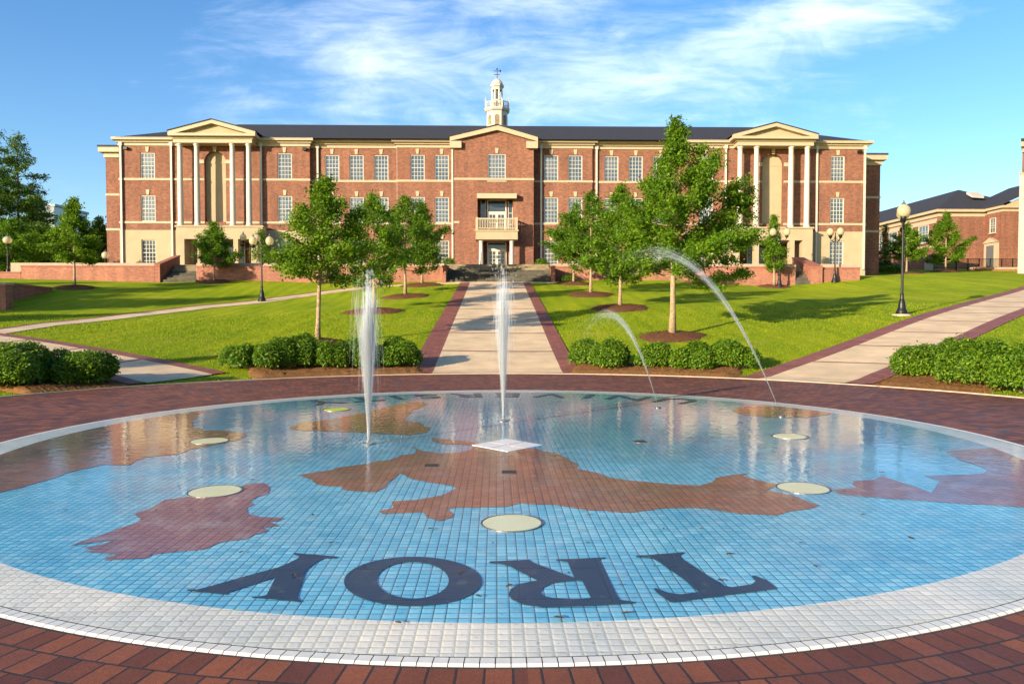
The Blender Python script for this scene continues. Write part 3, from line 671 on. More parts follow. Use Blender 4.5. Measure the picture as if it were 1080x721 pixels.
for nm, a, b, Y, wins in sect:
    x0, x1 = UX(a, Y), UX(b, Y); ops = []; cops = []
    for wa, wb in wins:
        xa, xb = winx(wa, wb, Y)
        for zz in (wz2, wz3): ops.append((xa, xb, zz[0], zz[1])); window(xa, xb, zz[0], zz[1], Y)
        cops.append((xa, xb, wz1[0], wz1[1])); window(xa, xb, wz1[0], wz1[1], Y if nm in 'BC' else Y, key=nm in 'BC')
    if nm in 'LR':
        pd, cols_, arch, base = pav[nm]
        ax0, ax1 = UX(arch[0], Y), UX(arch[1], Y); az0, az1 = zS1 + .05, UZ(160.8, Y); rad = (ax1 - ax0) / 2; zsp = az1 - rad
        ops.append((ax0, ax1, az0, az1, .5))
        bx0, bx1 = UX(base[0], 64.7), UX(base[1], 64.7)
        # ground floor: cream render, portico recess
        cops.append((bx0 + .9, bx1 - .9, ZT, UZ(252.8, 65), 2.2))
        facade(x0, x1, zC, zFr, ops, Y, sides=(True, True)); facade(x0 - .03, x1 + .03, ZB, zC, cops, Y - .03, mat='stucco', back=68.9)
        # arch spandrels and blind panel
        K = 14
        for sgn in (-1, 1):
            sp = MB()
            cx = (ax0 + ax1) / 2; pts = [(cx + sgn * rad * math.cos(math.pi / 2 * i / K), zsp + rad * math.sin(math.pi / 2 * i / K)) for i in range(K + 1)]
            poly = pts + [(cx + sgn * rad, az1)]
            sp.prism_y(poly if sgn < 0 else poly[::-1], Y + .004, Y + .49); sp.build('arch_spandrel', M['brick'], bld)
        bp = MB(); bp.box(ax0 + .002, ax1 - .002, Y + .42, Y + .48, az0, az1 - .002); bpo = bp.build('blind_arch_panel', M['stucco'], bld)
        for ia, ib in ((ax0 - .42, ax0), (ax1, ax1 + .42)):
            im = MB(); im.box(ia, ib, Y - .07, Y + .10, zsp - .16, zsp + .16); im.build('impost', M['cream'], bpo)
        im = MB(); im.prism_y([((ax0 + ax1) / 2 + u, az1 + w) for u, w in ((-.12, -.05), (.12, -.05), (.18, .5), (-.18, .5))], Y - .08, Y + .08); im.build('keystone', M['cream'], bpo)
        im = MB(); im.box(ax0 + .01, ax1 - .01, Y + .38, Y + .419, zsp - .05, zsp + .02); im.build('spring_band', M['cream'], bpo)
        # portico plinth with piers
        zo = UZ(252.8, 64.7); ztop = zC + .1
        po = MB(); po.box(bx0, bx1, 64.6, 65.93, zo, ztop); po.box(bx0 - .1, bx1 + .1, 64.5, 65.92, ztop, ztop + .14)
        xs_ = [UX(p, 64.7) for p in ((186, 194.3, 208, 211.3, 246, 251, 263, 277) if nm == 'L' else (771, 780, 796, 800.5, 833, 838, 846.5, 857))]
        for i in range(0, 8, 2): po.box(xs_[i], xs_[i + 1], 64.605, 65.2 if 0 < i < 6 else 65.935, ZB, zo)
        po.build('portico_base', M['stucco'], bld)
        bk = MB(); bk.box(bx0 + .5, bx1 - .5, 68.1, 68.2, ZT, zo + .3); bk.build('portico_back_wall', M['brick'], bld)
        cxp = (bx0 + bx1) / 2
        dr = MB(); dr.box(cxp - 1.0, cxp + 1.0, 68.0, 68.08, ZT, ZT + 2.4); d_ = dr.build('door', M['doorglass'], bld)
        fr = MB()
        for u in (-1.05, -.05, .95): fr.box(cxp + u, cxp + u + .1, 67.95, 67.998, ZT, ZT + 2.45)
        fr.box(cxp - .949, cxp + .949, 67.95, 67.997, ZT + 2.36, ZT + 2.45).box(cxp - .949, cxp + .949, 67.95, 67.997, ZT, ZT + .25)
        fr.build('frame', M['door'], d_)
        for px in cols_:
            xc = UX(px, 65.0); zb0 = ztop + .14; zt0 = zFr - .02
            c_ = MB(); h_ = zt0 - zb0
            c_.lathe([(.30, 0), (.30, .10), (.27, .16), (.235, .26), (.235, h_ * .35), (.20, h_ - .38), (.225, h_ - .34), (.20, h_ - .30), (.20, h_ - .22), (.27, h_ - .12), (.27, h_)], 20, (xc, 65.05, zb0))
            c_.build('column', M['white'], bld, smooth=False)
        # entablature and pediment
        ex0, ex1 = UX(pd[0] + 5, 64.6), UX(pd[1] - 4, 64.6); e0, e1 = UX(pd[0], 64.3), UX(pd[1], 64.3)
        en = MB(); en.box(ex0, ex1, 64.7, 66.3, zFr - .02, zFr + .32).box(ex0 - .12, ex1 + .12, 64.6, 66.3, zFr + .32, zFr + .48).box(e0, e1, 64.25, 66.3, zFr + .48, zFr + .70); en.build('entablature', M['cream'], bld)
        zb_, za_ = zFr + .70, UZ(128.2, 64.4); xm = (e0 + e1) / 2
        ty = MB(); ty.prism_y([(e0 + .5, zb_), (e1 - .5, zb_), (xm, za_ - .3)], 64.72, 64.9); t_ = ty.build('pediment', M['stucco'], bld)
        rk = MB()
        for sgn, xe in ((-1, e0), (1, e1)):
            p = [(xe, zb_), (xe, zb_ + .16), (xm, za_), (xm, za_ - .30), (xe - sgn * .62, zb_)]
            rk.prism_y(p if sgn > 0 else p[::-1], 64.28, 64.718)
        rk.build('raking_cornice', M['cream'], t_)
        gr = MB()
        for sgn, xe in ((-1, e0 - .06), (1, e1 + .06)):
            p = [(xe, zb_ + .165), (xe, zb_ + .24), (xm, za_ + .09), (xm, za_ + .006)]
            gr.prism_y(p if sgn > 0 else p[::-1], 64.22, 71)
        gr.build('porch_roof', M['shingle'], bld)
        # string courses
    else:
        facade(x0, x1, ZB, zFr, ops + cops, Y)
    for zs in (zS1, zS2):
        runs = [(x0 - .05, UX(pav[nm][2][0], Y)), (UX(pav[nm][2][1], Y), x1 + .05)] if nm in 'LR' else [(x0 - .05, x1 + .05)]
        for ra, rb in runs:
            st = MB(); st.box(ra, rb, Y - .05, Y - .004, zs - .09, zs + .09); st.build('string_course', M['cream'], bld)
    co = MB(); pr = .0
    co.box(x0 - .06, x1 + .06, Y - .08, Y + .4, zFr - .01, zFr + .26).box(x0 - .2, x1 + .2, Y - .26, Y + .4, zFr + .26, zFr + .42).box(x0 - .42, x1 + .42, Y - .52, Y + .4, zFr + .42, zFr + .64)
    co.build('cornice', M['cream'], bld)
# end blocks, set back
for a, b, yt in ((112.2, 131, 158), (908, 927.8, 162.5)):
    x0, x1 = UX(a, 70), UX(b, 70); zt = UZ(yt, 70)
    m = MB(); m.box(x0, x1, 70, 80, ZB, zt); m.build('wing_wall', M['brick'], bld)
    m = MB(); m.box(x0 - .12, x1 + .12, 69.88, 80.1, zt - .9, zt - .45).box(x0 - .45, x1 + .45, 69.55, 80.4, zt - .45, zt); m.build('wing_cornice', M['cream'], bld)
    m = MB(); m.box(x0 - .5, x1 + .5, 69.5, 80.4, zt + .002, zt + .16); m.build('wing_roof', M['shingle'], bld)
    for yy_ in (206.8, 243): zz = UZ(yy_, 70); m = MB(); m.box(x0 - .04, x1 + .04, 69.95, 69.998, zz - .1, zz + .1); m.build('string_course', M['cream'], bld)
# body behind
m = MB(); m.box(UX(127, 66) + .1, UX(912, 66) - .1, 69.01, 83, ZB, zEv - .1); m.build('rear_wall', M['brick'], bld)
# centre block
x0, x1 = UX(479, YM), UX(562.8, YM)
ux0, ux1 = UX(514.7, YM), UX(533.3, YM); rx0, rx1 = UX(503.6, YM), UX(541.2, YM); gx0, gx1 = UX(506.5, YM), UX(539, YM)
zrc0, zrc1 = UZ(252, YM) - .15, UZ(209, YM)
ops = [(ux0, ux1, UZ(190.7, YM), UZ(162.4, YM)), (rx0, rx1, UZ(242, YM), zrc1, 1.1), (gx0, gx1, ZT, UZ(254, YM), 1.1)]
facade(x0, x1, ZB, zFr, ops, YM)
window(ux0, ux1, UZ(190.7, YM), UZ(162.4, YM), YM, cols=5)
m = MB(); m.box(rx0 - .3, rx1 + .3, YM + 1.1, YM + 1.2, ZT, zrc1 + .2); m.build('recess_wall', M['brick'], bld)
za_ = UZ(132.2, 65); xm = UX(524.5, 65)
m = MB(); m.prism_y([(x0 + .02, zFr), (x1 - .02, zFr), (x1 - .02, zFr + .5), (xm, za_ - .35), (x0 + .02, zFr + .5)], YM + .003, YM + .4); gb = m.build('gable', M['brick'], bld)
rk = MB(); gr = MB(); e0, e1 = x0 - .35, x1 + .35
for sgn, xe in ((-1, e0), (1, e1)):
    zc_ = zFr + .30
    p = [(xe, zc_), (xe, zc_ + .36), (xm, za_), (xm, za_ - .40)]
    rk.prism_y(p if sgn > 0 else p[::-1], YM - .35, YM + .001)
    q0, q1 = sorted((xe, xe - sgn * 1.0)); rk.box(q0, q1, YM - .349, YM + .3, zFr - .28, zFr + .30)
    p = [(xe + sgn * .1, zc_ + .365), (xe + sgn * .1, zc_ + .44), (xm, za_ + .09), (xm, za_ + .006)]
    gr.prism_y(p if sgn > 0 else p[::-1], YM - .42, 72)
rk.build('raking_cornice', M['cream'], gb); gr.build('gable_roof', M['shingle'], bld)
for ra, rb, zs in ((x0 - .03, x1 + .03, zS2), (x0 - .03, x0 + .45, zS1)):
    st = MB(); st.box(ra, rb, YM - .05, YM - .004, zs - .09, zs + .09); st.build('string_course', M['cream'], bld)
# canopy lintel, balcony, columns, doors
m = MB(); m.box(UX(503, 64.6), UX(545, 64.6), 64.7, YM - .002, UZ(209, 64.7), UZ(204, 64.7)); m.build('lintel', M['cream'], bld)
bx0, bx1 = UX(501.6, 63.9), UX(546, 63.9); zb0, zb1 = UZ(252.6, 64), UZ(242.6, 64)
m = MB(); m.box(bx0, bx1, 63.9, YM - .003, zb0, zb1 - .12).box(bx0 - .08, bx1 + .08, 63.82, YM - .003, zb1 - .12, zb1); bal = m.build('balcony', M['stucco'], bld)
m = MB(); zr = UZ(230, 64)
m.box(bx0 + .02, bx1 - .02, 63.92, 64.06, zr - .12, zr).box(bx0 + .02, bx1 - .02, 63.94, 64.04, zb1 + .1, zb1 + .18)
for x in (bx0, bx1 - .2): m.box(x, x + .2, 63.9, 64.1, zb1, zr + .06); m.box(x + .03, x + .15, 64.1, YM, zr - .12, zr - .001)
nb = 22
for k in range(nb):
    x = bx0 + .3 + (bx1 - bx0 - .6) * k / (nb - 1); m.box(x - .03, x + .03, 63.955, 64.025, zb1 + .18, zr - .12)
for side in (bx0 + .06, bx1 - .12):
    for k in range(5): m.box(side, side + .06, 64.25 + k * .22, 64.31 + k * .22, zb1, zr - .12)
m.build('railing', M['cream'], bal)
for px in (507.4, 539.7):
    xc = UX(px, 64.3); h_ = zb0 - ZT
    m = MB(); m.lathe([(.25, 0), (.25, .12), (.2, .2), (.19, h_ * .4), (.165, h_ - .25), (.21, h_ - .12), (.22, h_)], 20, (xc, 64.35, ZT)); m.build('column', M['white'], bld)
def french_door(xa, xb, za, zb, zt, Y, name):
    m = MB(); m.box(xa, xb, Y, Y + .05, za, zb); o = m.build(name, M['doorglass'], bld)
    f = MB(); f.box(xa - .1, xa, Y - .08, Y - .001, za, zb + .1).box(xb, xb + .1, Y - .08, Y - .001, za, zb + .1).box(xa, xb, Y - .08, Y - .001, zb - .02, zb + .1).box(xa, xb, Y - .07, Y - .001, zt - .06, zt + .06)
    xm_ = (xa + xb) / 2
    for a, b in ((xa, xm_), (xm_, xb)):
        f.box(a, a + .11, Y - .06, Y - .002, za, zt - .06).box(b - .11, b, Y - .06, Y - .002, za, zt - .06).box(a + .11, b - .11, Y - .06, Y - .002, za, za + .3).box(a + .11, b - .11, Y - .06, Y - .002, zt - .2, zt - .06)
        f.box((a + b) / 2 - .02, (a + b) / 2 + .02, Y - .05, Y - .003, za + .3, zt - .2)
        for j in range(1, 4): z = za + .3 + (zt - za - .5) * j / 4; f.box(a + .11, b - .11, Y - .05, Y - .0035, z - .018, z + .018)
    f.build('frame', M['door'], o); h = MB(); h.box(xm_ - .07, xm_ - .03, Y - .11, Y - .061, za + 1.0, za + 1.2).box(xm_ + .03, xm_ + .07, Y - .11, Y - .061, za + 1.0, za + 1.2); h.build('handle', M['metal'], o)
french_door(UX(514.8, 66), UX(533, 66), ZT, UZ(255.5, 66), UZ(262.5, 66), YM + 1.04, 'entrance_door')
french_door(UX(514.8, 66), UX(533, 66), UZ(246, 66), UZ(211, 66), UZ(223.5, 66), YM + 1.04, 'balcony_door')
for a, b in ((507.5, 511.6), (536.5, 540.2)):
    xa, xb = UX(a, 66), UX(b, 66); z0_, z1_ = UZ(246, 66), UZ(211, 66)
    m = MB(); m.box(xa, xb, YM + 1.03, YM + 1.08, z0_, z1_); o = m.build('sidelight', M['doorglass'], bld)
    f = MB(); f.box(xa - .06, xa, YM + .98, YM + 1.07, z0_, z1_).box(xb, xb + .06, YM + .98, YM + 1.07, z0_, z1_)
    for t in (.28, .62): f.box(xa, xb, YM + .99, YM + 1.029, z0_ + (z1_ - z0_) * t - .03, z0_ + (z1_ - z0_) * t + .03)
    f.build('frame', M['white'], o)
# downspouts
for px, Y in ((128.4, YP), (181.5, YP), (276, YP), (335.5, YB), (419.8, YB), (477.2, YC_), (570.8, YC_), (629, YB), (765, YP), (861, YP), (911.3, YP)):
    xc = UX(px, Y - .1); m = MB(); m.box(xc - .075, xc + .075, Y - .20, Y - .055, ZB + 1.4, zFr + .3); m.box(xc - .14, xc + .14, Y - .25, Y - .054, zFr - .05, zFr + .25); m.build('downspout', M['white'], bld)
# wall floodlights under the eaves
for px in (134.5, 322.5, 905):
    xc = UX(px, YP); z = UZ(158.5, YP); m = MB(); m.box(xc - .16, xc + .16, YP - .3, YP - .03, z - .13, z + .10); m.build('wall_light', M['iron'], bld)
# main roof
ex0, ex1 = UX(122.5, 65.4), UX(915.5, 65.4); yf, yb = 65.45, 83.5; zr_ = UZ(132.8, 74.5); ry = 74.5
rx0_, rx1_ = UX(252, ry), UX(795, ry); ze = zEv - .02
m = MB(); m.add([(ex0, yf, ze), (ex1, yf, ze), (ex1, yb, ze), (ex0, yb, ze), (rx0_, ry, zr_), (rx1_, ry, zr_)], [(0, 1, 5, 4), (1, 2, 5), (2, 3, 4, 5), (3, 0, 4), (3, 2, 1, 0)])
m.build('roof', M['shingle'], bld)
# cupola
xc, yc = UX(524.3, ry, 110), ry; zq = lambda y: UZ(y, ry)
zb0 = zr_ - .8; m = MB(); ph = math.pi / 8
m.lathe([(1.22, 0), (1.22, .5), (1.10, .55), (1.10, zq(119.5) - zb0)], 8, (xc, yc, zb0), ph)
z1 = zq(119.5); m.lathe([(1.10, 0), (1.25, .08), (1.34, .22), (1.34, .34), (.95, .36)], 8, (xc, yc, z1), ph); cup = m.build('cupola', M['white'], bld)
lo = MB()
for k in range(8):
    an = k * math.pi / 4; ap = 1.10 * math.cos(math.pi / 8); ca, sa = math.cos(an), math.sin(an); zt_ = z1 - .35; zl = zr_ - .1
    pts = [(-.22, zl), (.22, zl)] + [(.22 * math.cos(math.pi * i / 8), zt_ - .22 + .22 * math.sin(math.pi * i / 8)) for i in range(9)]
    vs3 = [(xc + (ap + .012) * ca - u * sa, yc + (ap + .012) * sa + u * ca, w) for u, w in pts] + [(xc + (ap - .1) * ca - u * sa, yc + (ap - .1) * sa + u * ca, w) for u, w in pts]
    nn = len(pts); lo.add(vs3, [tuple(range(nn)), tuple(range(2 * nn - 1, nn - 1, -1))] + [(i, i + nn, (i + 1) % nn + nn, (i + 1) % nn) for i in range(nn)])
lo.build('dark_arch_panel', M['stone'], cup)  # brown panels whose dark colour stands for the shade in the open arches
bal_ = MB(); zr0 = z1 + .34
for k in range(8):
    a, b = k * math.pi / 4 + ph, (k + 1) * math.pi / 4 + ph; p = (xc + 1.22 * math.cos(a), yc + 1.22 * math.sin(a)); q2 = (xc + 1.22 * math.cos(b), yc + 1.22 * math.sin(b))
    bal_.box(p[0] - .07, p[0] + .07, p[1] - .07, p[1] + .07, zr0, zr0 + .75); bal_.lathe([(.03, .75), (.08, .82), (.02, .95), (.005, 1.15)], 8, (p[0], p[1], zr0))
    bal_.tube([(p[0], p[1], zr0 + .6), (q2[0], q2[1], zr0 + .6)], .04, 5)
    for i in range(1, 6): t = i / 6; x = p[0] + (q2[0] - p[0]) * t; y = p[1] + (q2[1] - p[1]) * t; bal_.box(x - .02, x + .02, y - .02, y + .02, zr0, zr0 + .58)
bal_.build('balustrade', M['white'], cup)
zt2 = zq(92); la = MB(); hh = zt2 - zr0
la.lathe([(.72, 0), (.72, .7), (.60, .75), (.60, .9)], 8, (xc, yc, zr0), ph)
for k in range(8):
    a = k * math.pi / 4 + ph; x, y = xc + .52 * math.cos(a), yc + .52 * math.sin(a); la.tube([(x, y, zr0 + .88), (x, y, zr0 + hh - .3)], [.10, .085], 6)
la.lathe([(.30, .9), (.30, hh - .4)], 8, (xc, yc, zr0), ph)
la.lathe([(.58, hh - .35), (.60, hh - .1), (.72, hh), (.72, hh + .12), (.55, hh + .2)], 8, (xc, yc, zr0), ph); la.build('lantern', M['white'], cup)
do = MB(); zd = zt2 + .18; hd = zq(83) - zd
do.lathe([(.60, 0), (.58, hd * .2), (.48, hd * .5), (.30, hd * .8), (.12, hd * .96), (.05, hd)], 16, (xc, yc, zd)); do.build('dome', M['white'], cup, smooth=True)
wv = MB(); zw = zd + hd; hw = zq(72.3) - zw
wv.tube([(xc, yc, zw - .1), (xc, yc, zw + hw)], [.05, .03], 6); wv.tube([(xc - .3, yc, zw + hw * .40), (xc + .3, yc, zw + hw * .40)], .03, 5); wv.tube([(xc, yc - .3, zw + hw * .40), (xc, yc + .3, zw + hw * .40)], .03, 5)
wv.tube([(xc - .34, yc, zw + hw * .74), (xc + .30, yc, zw + hw * .74)], .03, 5); wv.prism_y([(xc + .18, zw + hw * .74), (xc + .38, zw + hw * .60), (xc + .38, zw + hw * .90)], yc - .02, yc + .02); wv.lathe([(.02, -.09), (.09, 0), (.02, .09)], 10, (xc, yc, zw + hw * .93))
wv.build('weathervane', M['iron'], cup)

# ================================================================== TERRACE, GARDEN WALLS AND STEPS
YW = 59.0
m = MB()
for ta, tb_, ty_ in ((None, 163.3, .3), (163.3, 207.2, 2.4), (207.2, 468.5, .3), (468.5, 583, 1.2), (583, 839.5, .3), (839.5, 868, 1.9), (868, 906.5, .3)):
    m.box(-38 if ta is None else UX(ta, 59.3, 285), UX(tb_, 59.3, 285), YW + ty_, 69, 4.0, ZT)
structure(m.build('terrace', M['terrace']))
def gwall(pa, pb, ytop, label, Y=YW, th=.3, ybot=None, ztop=None):
    xa, xb = UX(pa, Y, 285), UX(pb, Y, 285); zt = UZ(ytop, Y) if ztop is None else ztop
    zb = min(tz1(xa, Y), tz1(xb, Y), tz1((xa + xb) / 2, Y)) - .4
    t = thing('garden_wall', label, 'wall', ((xa + xb) / 2, Y, zb), 'brick garden walls')
    w = MB(); w.box(xa, xb, Y, Y + th - .004, zb, zt - .10); w.build('brickwork', M['brick_dim'], t)
    c = MB(); c.box(xa - .03, xb + .03, Y - .05, Y + th + .04, zt - .10, zt); c.build('coping', M['cap'], t); return t
gwall(22, 163, 280.6, 'long brick garden wall at far left behind the lone round tree')
gwall(-40, 21.6, 287.2, 'lower brick wall stepping down at the left edge by the single globe lamp')
gwall(207.5, 467, 280.8, 'brick garden wall left of the centre steps, behind the left tree row')
gwall(582.5, 839, 280.6, 'brick garden wall right of the centre steps, behind the right tree row')
gwall(868, 907, 281.2, 'short brick wall under the four globe lamp at the right wing')
def steps(pa, pb, Y0, n, rise, run, label, z0=None):
    xa, xb = UX(pa, Y0, 290), UX(pb, Y0, 290); z = tz1((xa + xb) / 2, Y0) - .05 if z0 is None else z0
    t = thing('stone_steps', label, 'steps', ((xa + xb) / 2, Y0, z), 'stone steps up to the terrace')
    for k in range(n):
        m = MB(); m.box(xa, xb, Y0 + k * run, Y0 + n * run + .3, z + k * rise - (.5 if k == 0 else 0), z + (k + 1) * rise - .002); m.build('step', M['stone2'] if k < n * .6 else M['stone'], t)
    return t
zc0 = tz1(0, 57.0)
st_ = steps(470.5, 581.5, 57.0, 9, (ZT - zc0) / 9, .38, 'wide mossy stone steps in front of the centre doors', zc0 - .002)
zl0 = tz1(UX(185, YW), YW); steps(172, 206.8, YW - .2, 8, (ZT - zl0) / 8, .34, 'dark stone steps climbing to the left portico', zl0)
zr0_ = tz1(UX(847, YW), YW); steps(840, 854, YW - .2, 6, (ZT - zr0_) / 6, .36, 'narrow stone steps climbing to the right portico', zr0_)
def cheek(px0, px1, Y0, Y1, za, zb, zbase, label, slope=True):
    xa, xb = UX(px0, Y0, 285), UX(px1, Y0, 285)
    t = thing('cheek_wall', label, 'wall', ((xa + xb) / 2, Y0, zbase), 'cheek walls beside the steps')
    m = MB(); m.add([(xa, Y0, zbase), (xb, Y0, zbase), (xb, Y1, zbase), (xa, Y1, zbase), (xa, Y0, za), (xb, Y0, za), (xb, Y1, zb), (xa, Y1, zb)], [(0, 3, 2, 1), (4, 5, 6, 7), (0, 1, 5, 4), (1, 2, 6, 5), (2, 3, 7, 6), (3, 0, 4, 7)])
    m.build('brickwork', M['brick_dim'], t)
    m = MB(); m.add([(xa - .04, Y0 - .04, za), (xb + .04, Y0 - .04, za), (xb + .04, Y1, zb), (xa - .04, Y1, zb), (xa - .04, Y0 - .04, za + .1), (xb + .04, Y0 - .04, za + .1), (xb + .04, Y1, zb + .1), (xa - .04, Y1, zb + .1)], [(0, 3, 2, 1), (4, 5, 6, 7), (0, 1, 5, 4), (1, 2, 6, 5), (2, 3, 7, 6), (3, 0, 4, 7)])
    m.build('coping', M['cap'], t)
cheek(163.2, 168.5, YW - .25, 62.5, UZ(280.5, YW), UZ(271, 62.5), zl0 - .4, 'sloping brick wall on the left of the dark left steps')
cheek(855, 867.5, YW - .25, 62.5, UZ(282, YW), UZ(272, 62.5), zr0_ - .4, 'sloping brick wall on the right of the narrow right steps')
cheek(467.3, 470.2, 56.7, 59.9, UZ(281.5, 56.8), UZ(281.5, 56.8), zc0 - .4, 'flat topped brick pier on the left of the wide centre steps')
cheek(582, 585.5, 56.7, 58.9, UZ(281.5, 56.8), UZ(281.5, 56.8), zc0 - .4, 'flat topped brick pier on the right of the wide centre steps')
# handrail on the centre steps
xh = UX(506.5, 57, 290); t = thing('handrail', 'thin dark metal handrail rising over the wide centre steps', 'handrail', (xh, 57.0, zc0))
m = MB(); m.tube([(xh, 57.05, zc0), (xh, 57.05, zc0 + 1.0)], .025, 6).tube([(xh, 60.2, ZT - .1), (xh, 60.2, ZT + .95)], .025, 6); m.build('post', M['iron'], t)
m = MB(); m.tube([(xh, 56.9, zc0 + 1.0), (xh, 60.4, ZT + .95)], .025, 6); m.build('rail', M['iron'], t)
# low retaining wall at far left, running away up the slope
pA, pB = U(-14, 300.5, 41), U(55, 302.5, 49)
t = thing('retaining_wall', 'low dark brick retaining wall sinking into the lawn at the left edge', 'wall', (pA[0], pA[1], 1.5))
dx = (pB - pA)[:2]; dl = np.hypot(*dx); nn = np.array([-dx[1], dx[0]]) / dl * .35
m = MB(); m.prism_z([tuple(pA[:2]), tuple(pB[:2]), tuple(pB[:2] + nn), tuple(pA[:2] + nn)], 1.5, 3.55); m.build('brickwork', M['brick_dim'], t)
m = MB(); n2_ = nn * .15; m.prism_z([tuple(pA[:2] - n2_), tuple(pB[:2] - n2_), tuple(pB[:2] + nn + n2_), tuple(pA[:2] + nn + n2_)], 3.553, 3.68); m.build('coping', M['cap'], t)
pc = U(3.5, 305, 40.5); t = thing('brick_pier', 'pale brick pier standing at the left end of the low retaining wall', 'pier', (pc[0], pc[1], 1.6))
m = MB(); m.box(pc[0] - .35, pc[0] + .3, 40.2, 40.8, 1.6, 3.45); m.build('brickwork', M['brick_dim'], t)
m = MB(); m.box(pc[0] - .4, pc[0] + .35, 40.15, 40.85, 3.452, 3.56); m.build('coping', M['kerb'], t)
# ================================================================== PLANTING
def leaves(P, size, rng, aspect=.55, outward=None, updown=.5):
    n = len(P); P = np.asarray(P)
    nrm = rng.normal(size=(n, 3)); nrm[:, 2] = np.abs(nrm[:, 2]) + updown
    if outward is not None: nrm += outward
    nrm /= np.linalg.norm(nrm, axis=1, keepdims=True)
    t = rng.normal(size=(n, 3)); t -= nrm * (t * nrm).sum(1, keepdims=True); t /= np.linalg.norm(t, axis=1, keepdims=True); b = np.cross(nrm, t)
    L_ = size * rng.uniform(.5, 1.35, (n, 1)); w = L_ * aspect
    fold = nrm * L_ * .14
    V = np.stack([P, P + t * L_ * .55 + b * w * .5 + fold, P + t * L_, P + t * L_ * .55 - b * w * .5 + fold], 1).reshape(-1, 3)
    o = np.arange(n) * 4
    Fq = np.stack([o, o + 1, o + 2, o, o + 2, o + 3], 1).reshape(-1, 3)
    return V, Fq, np.repeat(rng.uniform(0, 1, n), 4)
def grow(H, R, trunkH, prof, seed, nleaf, lsize, nlimb=44, elev=(8, 55), lean=0.0, aspect=.55, sig=.13, trunk_r=None, droop=0.0, sides=None, tufts=0):
    rng = np.random.default_rng(seed); tm = MB(); r0 = trunk_r or H * .0125
    k = 9; ts = np.linspace(0, 1, k); wob = np.cumsum(rng.normal(0, .012 * H / k, (k, 2)), 0); wob -= wob[0]
    tp = np.c_[wob[:, 0] + lean * ts, wob[:, 1], ts * H * .985]
    rad = np.interp(ts, [0, .03, .3, 1], [r0 * 1.5, r0 * 1.05, r0 * .85, r0 * .12]); tm.tube(tp, rad, 9)
    segs = []
    for i in range(nlimb):
        u = (i + rng.uniform(0, 1)) / nlimb; t = u ** 1.05; h = trunkH + (H * .97 - trunkH) * t
        az = i * 2.39996 + rng.normal(0, .35); ln = R * np.interp(t, np.linspace(0, 1, len(prof)), prof) * rng.uniform(.62, 1.14)
        if sides is not None: ln *= 1 + sides * math.cos(az)
        el = R_(elev[0] + (elev[1] - elev[0]) * t + rng.normal(0, 7)); p = np.array([np.interp(h, tp[:, 2], tp[:, 0]), np.interp(h, tp[:, 2], tp[:, 1]), h])
        pts = [p]; m_ = 5
        for j in range(m_):
            e = el + (j - 1) * R_(7) * (1 - droop * 2) - droop * R_(10) * j
            az += rng.normal(0, .13); p = p + ln / m_ * np.array([math.cos(e) * math.cos(az), math.cos(e) * math.sin(az), math.sin(e)]); pts.append(p)
        rr = max(.012, r0 * .36 * (1 - t * .6)) * min(1, .4 + ln / R)
        tm.tube(pts, np.linspace(rr, rr * .2, m_ + 1), 5, cap=False); pts = np.array(pts)
        segs.append((pts[2], pts[-1], .5 * ln))
        nt_ = max(3, int(ln * 3.2))
        for q in range(nt_):
            s = rng.uniform(.22, 1.0); base = pts[min(int(s * m_), m_ - 1)] + (pts[min(int(s * m_) + 1, m_)] - pts[min(int(s * m_), m_ - 1)]) * (s * m_ % 1)
            a2 = az + rng.choice([-1, 1]) * rng.uniform(.5, 1.3); e2 = el * .6 + rng.normal(.1, .3) - droop * .3; l2 = ln * rng.uniform(.18, .42) * (1.15 - .5 * s)
            end = base + l2 * np.array([math.cos(e2) * math.cos(a2), math.cos(e2) * math.sin(a2), math.sin(e2)])
            segs.append((base, end, l2)); tm.tube([base, end], [rr * .3, rr * .1], 4, cap=False)
    segs.append((tp[-3], tp[-1] + np.array([0, 0, H * .015]), H * .16))
    w = np.array([s[2] for s in segs]) + .05; ci = rng.choice(len(segs), nleaf, p=w / w.sum())
    A = np.array([s[0] for s in segs])[ci]; B = np.array([s[1] for s in segs])[ci]; u = rng.beta(1.7, 1.0, (nleaf, 1))
    P = A + (B - A) * u + rng.normal(0, sig, (nleaf, 3)) * np.array([1, 1, .75])
    V, Fq, tint = leaves(P, lsize, rng, aspect)
    br = rng.uniform(-.25, .25, len(segs))[ci]; tint = np.clip(tint * .7 + .15 + np.repeat(br, 4), 0, 1)
    return tm, V, Fq, tint
def tree(name, label, group, loc, leaf, bark, **kw):
    t = thing(name, label, 'tree', loc, group); tm, V, Fq, tint = grow(**kw)
    tm.build('trunk', M[bark], t, smooth=True, world=False); npmesh('crown', V, Fq, M[leaf], t, attr=tint); return t
def at(px, py): return GT(px, py)
PR1 = [.62, .95, 1.0, .86, .66, .50, .36, .26, .16, .05]
PR2 = [.7, 1, 1, .85, .68, .5, .36, .22, .08]
PR3 = [.8, 1.0, .95, .85, .7, .55, .38, .2, .06]
g1 = 'young oaks planted across the lawn'
MULCH = []
def oak(px, py, ytop, halfw, ytrunk, label, seed, n, ls, prof=PR3, mat='oak', ring=1.0, **kw):
    p = at(px, py); sc = p[1] / F; H = (py - ytop) * sc; Rr = halfw * sc; th = (py - ytrunk) * sc
    tree('oak_tree', label, g1, p, mat, 'bark', H=H, R=Rr * 1.16, trunkH=th, prof=prof, seed=seed, nleaf=n, lsize=ls, **kw)
    if ring: MULCH.append((p[0], p[1], ring))
